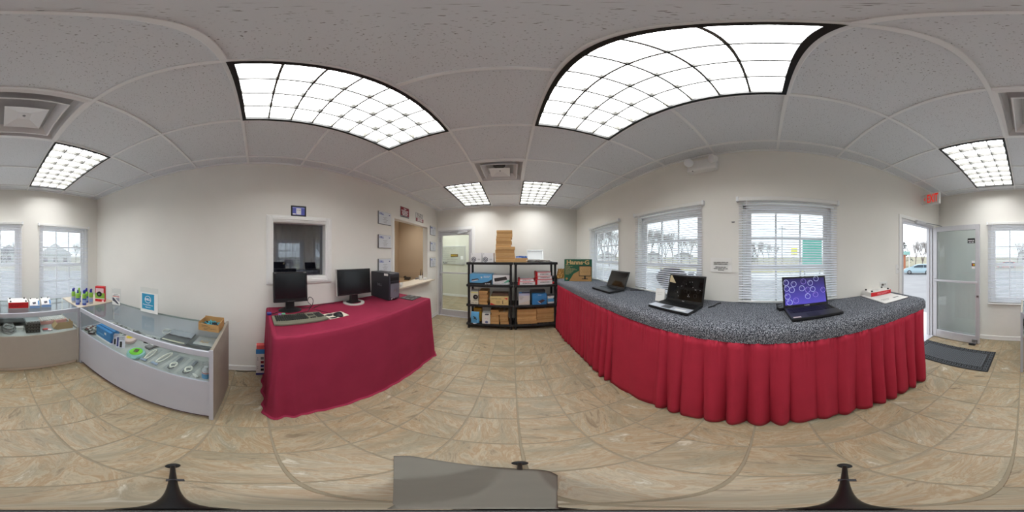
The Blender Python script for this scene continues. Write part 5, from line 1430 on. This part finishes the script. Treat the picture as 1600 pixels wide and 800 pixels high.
MB().ring(.01, .04, -.002, 0, .0001, .03, 20, axis='y').build('pictured_mouse', mat('slate_blue_print', (110, 120, 160), .5), o); MB().prism([(-.03, .20), (.05, .20), (.06, .23), (-.01, .232)], -.002, 0, 'y').build('pictured_mouse', mat('slate_print', (74, 76, 92), .5), o); lines('printed_lines', o, [(-.02, .0, .12), (.02, .045, .115)], -.0002, mat('pink_print', (230, 120, 130), .5), .008)
stack(-.424, -.253, .1257, .44, 6, 'left of centre on the left bottom shelf', .02, .30, 'brown stacks on the bottom shelves')
stack(-.236, -.072, .1257, .40, 5, 'by the inner post, left bottom shelf', .02, .30, 'brown stacks on the bottom shelves')
stack(.097, .485, .1257, .46, 6, 'on the left of the right bottom shelf', .02, .30, 'brown stacks on the bottom shelves', .012)
stack(.497, .860, .1257, .452, 5, 'on the right of the right bottom shelf', .065, .30, 'brown stacks on the bottom shelves', .012)

# ================================================================== door mat
dm = thing('door_mat', 'dark grey rubber door mat with key-pattern border by the entrance', 'mat', (.965, -2.01, 0), 0)
mw, md_ = .57, .265
box('base', dm, -mw, mw, -md_, md_, .0005, .008, RUBBER, .003)
b = MB()
b.box(-mw+.10, mw-.10, md_-.105, md_-.098, .008, .012); b.box(-mw+.10, mw-.10, -md_+.098, -md_+.105, .008, .012); b.box(-mw+.10, -mw+.107, -md_+.105, md_-.105, .008, .012); b.box(mw-.107, mw-.10, -md_+.105, md_-.105, .008, .012)
b.build('border_ridge', mat('grey_rubber', (96, 101, 106), .7), dm)
b = MB()
def keysq(cx_, cy_):
    s_ = .028
    for (a, c_, e, f_) in ((-s_, s_, s_-.006, s_), (-s_, -s_+.006, -s_, s_), (-s_, s_*.5, -s_, -s_+.006), (s_*.5-.006, s_*.5, -s_, s_*.3), (-s_*.3, s_*.5, s_*.3-.006, s_*.3)):
        b.box(cx_+a, cx_+c_, cy_+e, cy_+f_, .008, .0115)
nx_ = 17
for k in range(nx_):
    x = -mw+.05+(2*mw-.1)*k/(nx_-1); keysq(x, md_-.05); keysq(x, -md_+.05)
for k in range(1, 7):
    y = -md_+.05+(2*md_-.1)*k/7; keysq(-mw+.05, y); keysq(mw-.05, y)
q_ = b.build('key_pattern', mat('grey_rubber', (96, 101, 106), .7), dm); q_['kind'] = 'stuff'
b = MB()
for i in range(38):
    for j in range(13):
        x, y = -mw+.118+(2*mw-.236)*i/37, -md_+.118+(2*md_-.236)*j/12
        b.box(x-.009, x+.009, y-.0085, y+.0085, .008, .0105)
q_ = b.build('scraper_nubs', mat('grey_rubber', (96, 101, 106), .7), dm); q_['kind'] = 'stuff'

# ================================================================== tripod and a grey cloth standing in for a blurred patch under the camera position
tp = thing('tripod', 'low black tripod standing in the middle of the tiled floor', 'tripod', (0, 0, 0))
AP = .36
for (x, y) in ((-.393, -.22), (.023, .478), (.401, -.204)):
    r = math.hypot(x, y); ux, uy = x/r, y/r
    lg = MB().tube([(ux*r, uy*r, .012), (ux*(r*.5), uy*(r*.5), AP*.5), (ux*.02, uy*.02, AP-.02)], [.007, .008, .009], 10).build('leg', BLACK_PL, tp, True)
    ft_ = MB().lathe([(.024, 0), (.026, .004), (.02, .014), (.01, .022)], 14, (ux*r, uy*r, 0), 1, .8).build('foot', RUBBER, lg, True)
    MB().tube([(ux*r*.62-.012*uy, uy*r*.62+.012*ux, AP*.38), (ux*r*.62+.02*uy, uy*r*.62-.02*ux, AP*.38)], .011, 10).build('clamp', DARK_PL, lg, True)
MB().lathe([(.012, AP-.05), (.016, AP-.03), (.016, AP), (.010, AP+.008)], 16).build('hub', BLACK_PL, tp, True)
gcl = MB()
edge = [(-41.6, .555), (-40.5, .557), (-36, .557), (-30, .528), (-22.6, .492), (-15, .462), (-6.7, .437), (2, .420), (9, .412), (13, .395), (15.8, .355)]
rows = []
la = math.atan2(.023, .478)
fine = []
for (a0, r0), (a1, r1) in zip(edge, edge[1:]):
    for k in range(5): fine.append((a0+(a1-a0)*k/5, r0+(r1-r0)*k/5))
fine.append(edge[-1])
for az, R_ in fine:
    a = math.radians(az); row = []
    for k in range(25):
        r = .03+(R_-.03)*k/24
        x, y = r*math.sin(a), r*math.cos(a)
        along = x*math.sin(la)+y*math.cos(la); lat = abs(x*math.cos(la)-y*math.sin(la))
        legz = AP*(1-along/.48)+.04
        z = max(.006, min(AP+.03, legz)-1.3*max(0, lat-.045)**1.0-.004*k/24*10*max(0, lat-.1)) if k < 24 else .006
        sc_ = (1.55-z)/1.55
        row.append((x*sc_, y*sc_, z))
    rows.append(row)
tag(gcl.grid(rows).build('stand_in_cloth', mat('grey_fabric', (122, 120, 112), .9, spec=.1, var=.03), None, True, .004), 'grey cloth over one tripod leg, standing in for a blurred grey patch', 'cloth')

# ================================================================== serving opening and office behind it
o = thing('note_pile', 'little heap of yellow and white notes on the beige ledge', 'notes', (-1.77, 2.16, 1.0155), .3)
b = MB()
for k in range(4): b.box(-.03, .03, -.03, .03, .008*k, .008*k+.006, 0, 1, Matrix.Rotation(.35*k, 4, 'Z'))
b.build('white_notes', PAPER, o); MB().box(-.025, .025, -.02, .03, .034, .075, .01, 2).build('yellow_pad', mat('pale_yellow', (222, 214, 140), .5), o); MB().box(.0, .05, -.05, .0, .033, .08, .015, 2).build('white_tissue', PAPER, o)
MB().box(-.05, -.02, .0, .03, .0, .10, .004).build('red_marker', RED_PR, o)
o = thing('white_cup', 'white square cup holding a dark pen on the serving ledge', 'cup', (-1.93, 3.07, 1.0155), .2)
MB().lathe([(.034, 0), (.038, .005), (.046, .10), (.044, .10), (.036, .012)], 4).build('cup', WHITE_PL, o); MB().tube([(0, 0, .06), (.012, .0, .24)], [.014, .004], 8).build('pen', INK, o)
o = thing('card_holder', 'small white card box at the far end of the serving ledge', 'box', (-1.86, 3.14, 1.0155), .1)
MB().box(-.03, .03, -.035, .035, 0, .04, .004).build('box', WHITE_PL, o); MB().box(-.024, .024, -.03, .03, .04, .048).build('cards', PAPER, o)
o = thing('office_desk', 'tan desk against the far office wall seen through the opening', 'desk', (-2.75, 3.85, 0))
box('desk_top', o, -.72, .75, -.34, .34, .80, .835, mat('desk_tan', (150, 124, 92), .6, var=.06), .005); box('side_panel', o, -.70, -.67, -.32, .32, 0, .80, KRAFT_IN); box('side_panel', o, .70, .73, -.32, .32, 0, .80, KRAFT_IN)
o = thing('desk_phone', 'black desk telephone on the office desk', 'phone', (-2.95, 3.95, .836), .4)
MB().prism([(-.09, 0), (.09, 0), (.09, .07), (-.09, .03)], -.08, .08, 'x', .006).box(-.10, -.06, -.09, .09, .06, .10, .01, 2).build('handset_base', BLACK_PL, o)
o = thing('paper_tray', 'pile of pale papers on the office desk', 'papers', (-2.55, 3.9, .836), -.2)
MB().box(-.11, .11, -.15, .15, 0, .02, .002).box(-.09, .10, -.12, .14, .021, .035, .002).build('papers', PAPER, o); MB().box(-.05, .05, -.05, .06, .036, .09, .01, 2).build('mug_tray', mat('mid_grey_plastic', (130, 128, 132), .45), o)
o = thing('office_lamp', 'dark tapered desk lamp at the right end of the office desk', 'lamp', (-2.27, 3.78, .836), 0)
MB().lathe([(.08, 0), (.08, .015), (.02, .02), (.018, .08), (.07, .10), (.025, .32), (.01, .33)], 16).build('lamp', BLACK_PL, o, True)

# ================================================================== outside
ASPH = mat('asphalt', (150, 150, 152), .9, var=.08, scale=.6)
gr = []
prof = [(-14, -.6), (-9, -.5), (-3.0, -.16), (-2.9, -.15)]
g = MB()
def gz(d): return -.15 if d < 2 else (-.15-.95*min(1, (d-2)/12))
rows = []
ring_r = [0, 1.5, 3, 5, 8, 12, 16, 25]
for r in ring_r:
    row = []
    for k in range(49):
        a = 2*PI*k/48; row.append((-.2+(3.4+r)*math.cos(a), .5+(4.4+r)*math.sin(a), gz(r)))
    rows.append(row)
g.grid(rows)
tag(g.build('ground_outside', ASPH, None, True), 'grey asphalt parking lot around the building', 'ground', kind='structure')
MEADOW = mat('dull_winter_field', (150, 146, 124), .95, var=.22, scale=.15)
rows = []
for r in (24.9, 40, 70, 110, 170, 260):
    rows.append([(-.2+(3.4+r)*math.cos(2*PI*k/48), .5+(4.4+r)*math.sin(2*PI*k/48), -1.1+max(0, r-60)*.006) for k in range(49)])
tag(MB().grid(rows).build('field_outside', MEADOW, None, True), 'dull winter field beyond the parking lot', 'ground', kind='structure')
GRASS = mat('winter_grass', (172, 164, 120), .95, var=.15, scale=.8)
ROADM = mat('pale_road', (206, 206, 206), .9, var=.04, scale=.3)
def strip(name, label, pts, m, cat):
    b = MB(); b.prism(pts, -1.09, -1.02, 'z'); return tag(b.build(name, m), label, cat, kind='structure')
strip('lawn_strip', 'dry winter grass strip across the parking lot', [(24, -6), (40, -6), (52, 60), (30, 60)], GRASS, 'grass')
strip('road_strip', 'pale concrete road beyond the parking lot', [(17, -14), (23, -14), (29, 60), (20, 60)], ROADM, 'road')
# walkway at the entrance
box_o = box('walkway', None, XR+.14, XR+1.5, -3.6, -.5, -.16, -.02, mat('pale_concrete', (214, 212, 210), .9, var=.04)); tag(box_o, 'pale concrete walk outside the entrance door', 'pavement', kind='structure')
BARK = mat('grey_bark', (132, 124, 120), .95, var=.12)
def bare_tree_mesh(seed, h_):
    rnd = random.Random(seed); b = MB()
    def br(p, d, L, r, dep):
        q = p+d*L*.5+Vector((rnd.uniform(-.06, .06)*L, rnd.uniform(-.06, .06)*L, 0)); e = q+d*L*.5
        b.tube([p, q, e], [r, r*.85, r*.68], 5 if dep < 2 else 3, cap=False)
        if dep >= 6 or r < .005: return
        for k in range(rnd.choice([3, 3, 4]) if dep < 3 else rnd.choice([2, 3, 3])):
            ax = Vector((rnd.uniform(-.85, .85), rnd.uniform(-.85, .85), rnd.uniform(0, .55)))
            nd = (d+ax*rnd.uniform(.4, .62)).normalized(); nd.z = max(nd.z, .2); nd.normalize()
            br(e if k else q+(e-q)*rnd.uniform(.2, 1), nd, L*rnd.uniform(.68, .86), r*.58, dep+1)
    br(Vector((0, 0, 0)), Vector((0, 0, 1)), h_*.24, h_*.019, 0)
    bmesh.ops.recalc_face_normals(b.bm, faces=b.bm.faces)
    me = bpy.data.meshes.new('bare_tree'); b.bm.to_mesh(me); b.bm.free(); me.materials.append(BARK)
    return me
TM = [bare_tree_mesh(s, 8) for s in (1, 5, 9)]
def pol(px, d, z=-1.1):
    a = (px-800)/1600*2*PI
    return (d*math.sin(a), d*math.cos(a), z)
trees = [(1430, 30, .75, 0), (1441, 31, .85, 1), (1449, 30, .8, 2), (922, 44, 1.5, 0), (932, 40, 1.5, 1), (942, 47, 1.6, 2), (952, 41, 1.5, 0), (963, 45, 1.5, 1), (1006, 46, 1.5, 1), (1017, 44, 1.45, 2), (1028, 48, 1.5, 0), (1039, 45, 1.4, 1), (1051, 47, 1.35, 2), (1064, 46, 1.25, 0), (1078, 45, 1.2, 1), (1091, 48, 1.1, 2), (1176, 56, 1.15, 0), (1184, 52, 1.1, 1), (1193, 58, 1.1, 2), (1202, 54, 1.0, 0), (1210, 60, 1.0, 1), (30, 38, .9, 1), (118, 44, .9, 0), (1590, 40, .9, 2)]
WH = {1430: 'beside the brick building seen through the door', 1441: 'in the middle of the trees seen through the open door', 1449: 'nearest the door jamb through the open entrance'}
wn = ['far left', 'left', 'centre', 'right']
cnt = {}
for (px, d, s_, k) in trees:
    o = bpy.data.objects.new('bare_tree', TM[k]); COL.objects.link(o)
    o.location = pol(px, d); o.scale = (s_, s_, s_); o.rotation_euler = (0, 0, px*.7)
    if px in WH: lb = 'bare grey tree '+WH[px]
    else:
        wdw = 'first counter window' if 880 < px < 980 else 'second counter window' if 1000 < px < 1110 else 'third counter window' if 1150 < px < 1310 else 'front window nearest the entrance' if px > 1500 or px < 35 else 'front window behind the spray cans'
        i = cnt.get(wdw, 0); cnt[wdw] = i+1
        lb = 'bare tree outside the %s, %s from the left' % (wdw, ['first', 'second', 'third', 'fourth', 'fifth', 'sixth', 'seventh', 'eighth', 'ninth'][i])
    tag(o, lb, 'tree', 'bare winter trees outside')
def evergreen(label, px, d, h_, w_):
    o = thing('evergreen_tree', label, 'tree', pol(px, d), 0)
    MB().tube([(0, 0, 0), (0, 0, h_*.3)], .15, 8).build('trunk', BARK, o)
    b = MB(); rnd = random.Random(int(px))
    for k in range(420):
        t = rnd.random(); z = h_*(.15+.85*t); r = w_*(1-t)**.7*math.sqrt(rnd.random())
        a = rnd.uniform(0, 2*PI); c_ = Vector((r*math.cos(a), r*math.sin(a), z)); s_ = rnd.uniform(.12, .3)
        u = Vector((rnd.uniform(-1, 1), rnd.uniform(-1, 1), rnd.uniform(-.4, .4))).normalized()*s_; v = u.cross(Vector((rnd.uniform(-1, 1), rnd.uniform(-1, 1), 1))).normalized()*s_*.6
        b.ngon([c_-u, c_+v, c_+u, c_-v])
    f_ = b.build('foliage', mat('evergreen_grey', (96, 100, 96), .9, var=.2), o); f_['kind'] = 'stuff'
evergreen('grey-green evergreen tree above the brick building through the open door', 1413, 42, 6.2, 2.6)
evergreen('small evergreen at the left of the third counter window', 1179, 55, 5.6, 1.6)
evergreen('dark evergreen outside the front window nearest the entrance', 10, 48, 5.0, 2.6)
# brick building seen through the door
BRICK = mat('orange_brick', (184, 120, 92), .9, var=.12, scale=3)
bd = thing('brick_building', 'low orange brick building with pale teal roof edge across the lot', 'building', pol(1408, 36), math.radians(-37))
box('wall', bd, -5, 3.2, 0, 6, 0, 2.9, BRICK); box('roof_edge', bd, -5.3, 3.6, -.8, 6.3, 2.9, 3.5, mat('teal_roof', (150, 196, 190), .7)); box('upper_roof', bd, -5, 2.6, .5, 6, 3.5, 4.1, mat('brown_roof', (170, 132, 112), .8))
for x in (-3.6, -1.6, .4, 2.0):
    wq = box('window', bd, x, x+.8, -.03, .03, .9, 2.3, mat('dark_pane', (90, 80, 80), .2)); box('window_trim', wq, x-.08, x+.88, -.05, -.03, 2.3, 2.4, TRIM_M)
box('sign_panel', bd, .2, 2.3, -.9, -.8, 1.9, 2.8, mat('peach_sign', (236, 190, 120), .6))
for x in (-5, -1.5, 3.3): box('post', bd, x-.1, x+.1, -.75, -.6, 0, 2.9, TRIM_M)
def house(label, px, d, w_, h_, rh, m, rz, roof):
    o = thing('house', label, 'house', pol(px, d), rz, 'houses beyond the road')
    box('wall', o, -w_/2, w_/2, 0, w_*.7, 0, h_, m)
    MB().prism([(-w_/2-.4, h_), (w_/2+.4, h_), (0, h_+rh)], -.4, w_*.7+.4, 'y').build('roof', roof, o)
    for k in range(3):
        x = -w_*.35+w_*.3*k; q = box('window', o, x, x+w_*.12, -.04, .02, h_*.35, h_*.75, mat('dark_pane', (90, 80, 80), .2)); box('window_trim', q, x-.1, x+w_*.12+.1, -.06, -.04, h_*.33, h_*.36, TRIM_M)
HW_ = mat('pale_siding', (196, 196, 196), .8); RF = mat('grey_roof', (140, 138, 140), .9)
house('pale house with grey roof outside the second counter window, left', 1020, 95, 11, 3.0, 2.4, HW_, math.radians(-49), RF)
house('pale house with grey roof outside the second counter window, right', 1068, 100, 12, 3.0, 2.4, HW_, math.radians(-60), RF)
house('pale house outside the first counter window', 948, 95, 10, 3.0, 2.4, HW_, math.radians(-33), RF)
house('grey-roofed gabled house outside the window behind the spray cans', 86, 45, 9, 3.0, 3.2, mat('siding_grey', (190, 190, 190), .8), math.radians(161), mat('light_roof', (190, 190, 192), .9))
house('pale house outside the window nearest the entrance', 14, 55, 10, 3.5, 3.0, HW_, math.radians(177), RF)
# pole, signs
o = thing('utility_pole', 'thin utility pole outside the third counter window', 'pole', pol(1222, 40))
MB().tube([(0, 0, 0), (0, 0, 10.2)], [.14, .1], 8).build('pole', BARK, o); ca = MB().box(-.9, .9, -.06, .06, 9.4, 9.55).build('cross_arm', BARK, o); ca.rotation_euler = (0, 0, -1.6)
o = thing('yellow_sign', 'small yellow roadside sign outside the third counter window', 'sign', pol(1241, 28), math.radians(-99))
box('board', o, -.55, .55, -.03, .03, 3.2, 4.0, mat('sign_yellow', (232, 226, 70), .6)); box('board', o, -.55, .55, -.03, .03, 2.8, 3.1, mat('sign_yellow', (232, 226, 70), .6)); box('post', o, -.04, .04, .03, .1, 0, 3.2, STEEL)
o = thing('teal_board', 'large plain teal board standing outside the third counter window', 'board', pol(1269, 13, -.9), math.radians(-105.5))
box('panel', o, -.78, .78, -.04, .04, 1.65, 3.85, mat('teal_paint', (74, 168, 150), .6)); 
for x in (-.6, .6): box('post', o, x-.05, x+.05, .04, .14, 0, 3.8, STEEL)
# cars
def car(label, loc, rz, paint):
    o = thing('car', label, 'car', loc, rz, 'cars outside')
    prof_ = [(-2.05, .28), (-2.1, .62), (-1.95, .98), (-1.72, 1.38), (-1.0, 1.48), (.1, 1.46), (.55, 1.30), (1.15, .98), (1.75, .86), (2.08, .66), (2.1, .34), (1.95, .24), (-1.9, .24)]
    MB().prism(prof_, -.82, .82, 'y', .07).build('body', paint, o, True)
    gl = mat('car_glass', (72, 82, 92), .1)
    for s_ in (-1, 1):
        y0_, y1_ = (s_*.80, s_*.835) if s_ > 0 else (s_*.835, s_*.80)
        MB().prism([(-1.55, 1.0), (-1.45, 1.34), (-.75, 1.38), (-.75, 1.0)], y0_, y1_, 'y').build('side_window', gl, o)
        MB().prism([(-.68, 1.0), (-.68, 1.38), (.08, 1.36), (.45, 1.22), (.85, 1.0)], y0_, y1_, 'y').build('side_window', gl, o)
        for x in (-1.28, 1.28):
            wl = MB().lathe([(.24, -.1), (.31, -.09), (.31, .09), (.24, .1)], 22).build('wheel', RUBBER, o, True); wl.location = (x, s_*.76, .31); wl.rotation_euler = (PI/2, 0, 0)
            hb = MB().lathe([(.19, -.105), (.2, -.1), (.2, .1), (.19, .105)], 16).build('hub', STEEL, wl, True)
        box('door_handle', o, -.55, -.38, s_*.83-.015, s_*.83+.015, .86, .89, STEEL); box('mirror', o, .62, .78, s_*.9-.07, s_*.9+.07, .98, 1.1, paint, .02)
    MB().prism([(.62, 1.30), (1.18, 1.0), (1.20, 1.02), (.64, 1.33)], -.66, .66, 'y').build('windshield', gl, o)
    for s_ in (-1, 1): box('headlight', o, 1.94, 2.1, s_*.62-.14, s_*.62+.14, .62, .76, mat('lamp_glass', (220, 226, 230), .15), .02)
    return o
car('pale blue hatchback parked beyond the entrance door', pol(1435, 24), math.radians(37), mat('pale_blue_paint', (172, 196, 206), .3, .2))
car('white car on the road outside the third counter window', pol(1258, 34), math.radians(80), mat('white_paint', (226, 228, 230), .3))
car('red car outside the window nearest the entrance', pol(1572, 36), math.radians(10), mat('red_paint', (190, 50, 56), .3))

# ================================================================== turn lettering into mesh
bpy.context.view_layer.update()
dg = bpy.context.evaluated_depsgraph_get()
for o in TEXTS:
    me = bpy.data.meshes.new_from_object(o.evaluated_get(dg))
    n = bpy.data.objects.new(o.name, me); COL.objects.link(n)
    n.parent = o.parent; n.location = o.location; n.rotation_euler = o.rotation_euler; n.scale = o.scale
    nm = o.name; bpy.data.objects.remove(o); n.name = nm
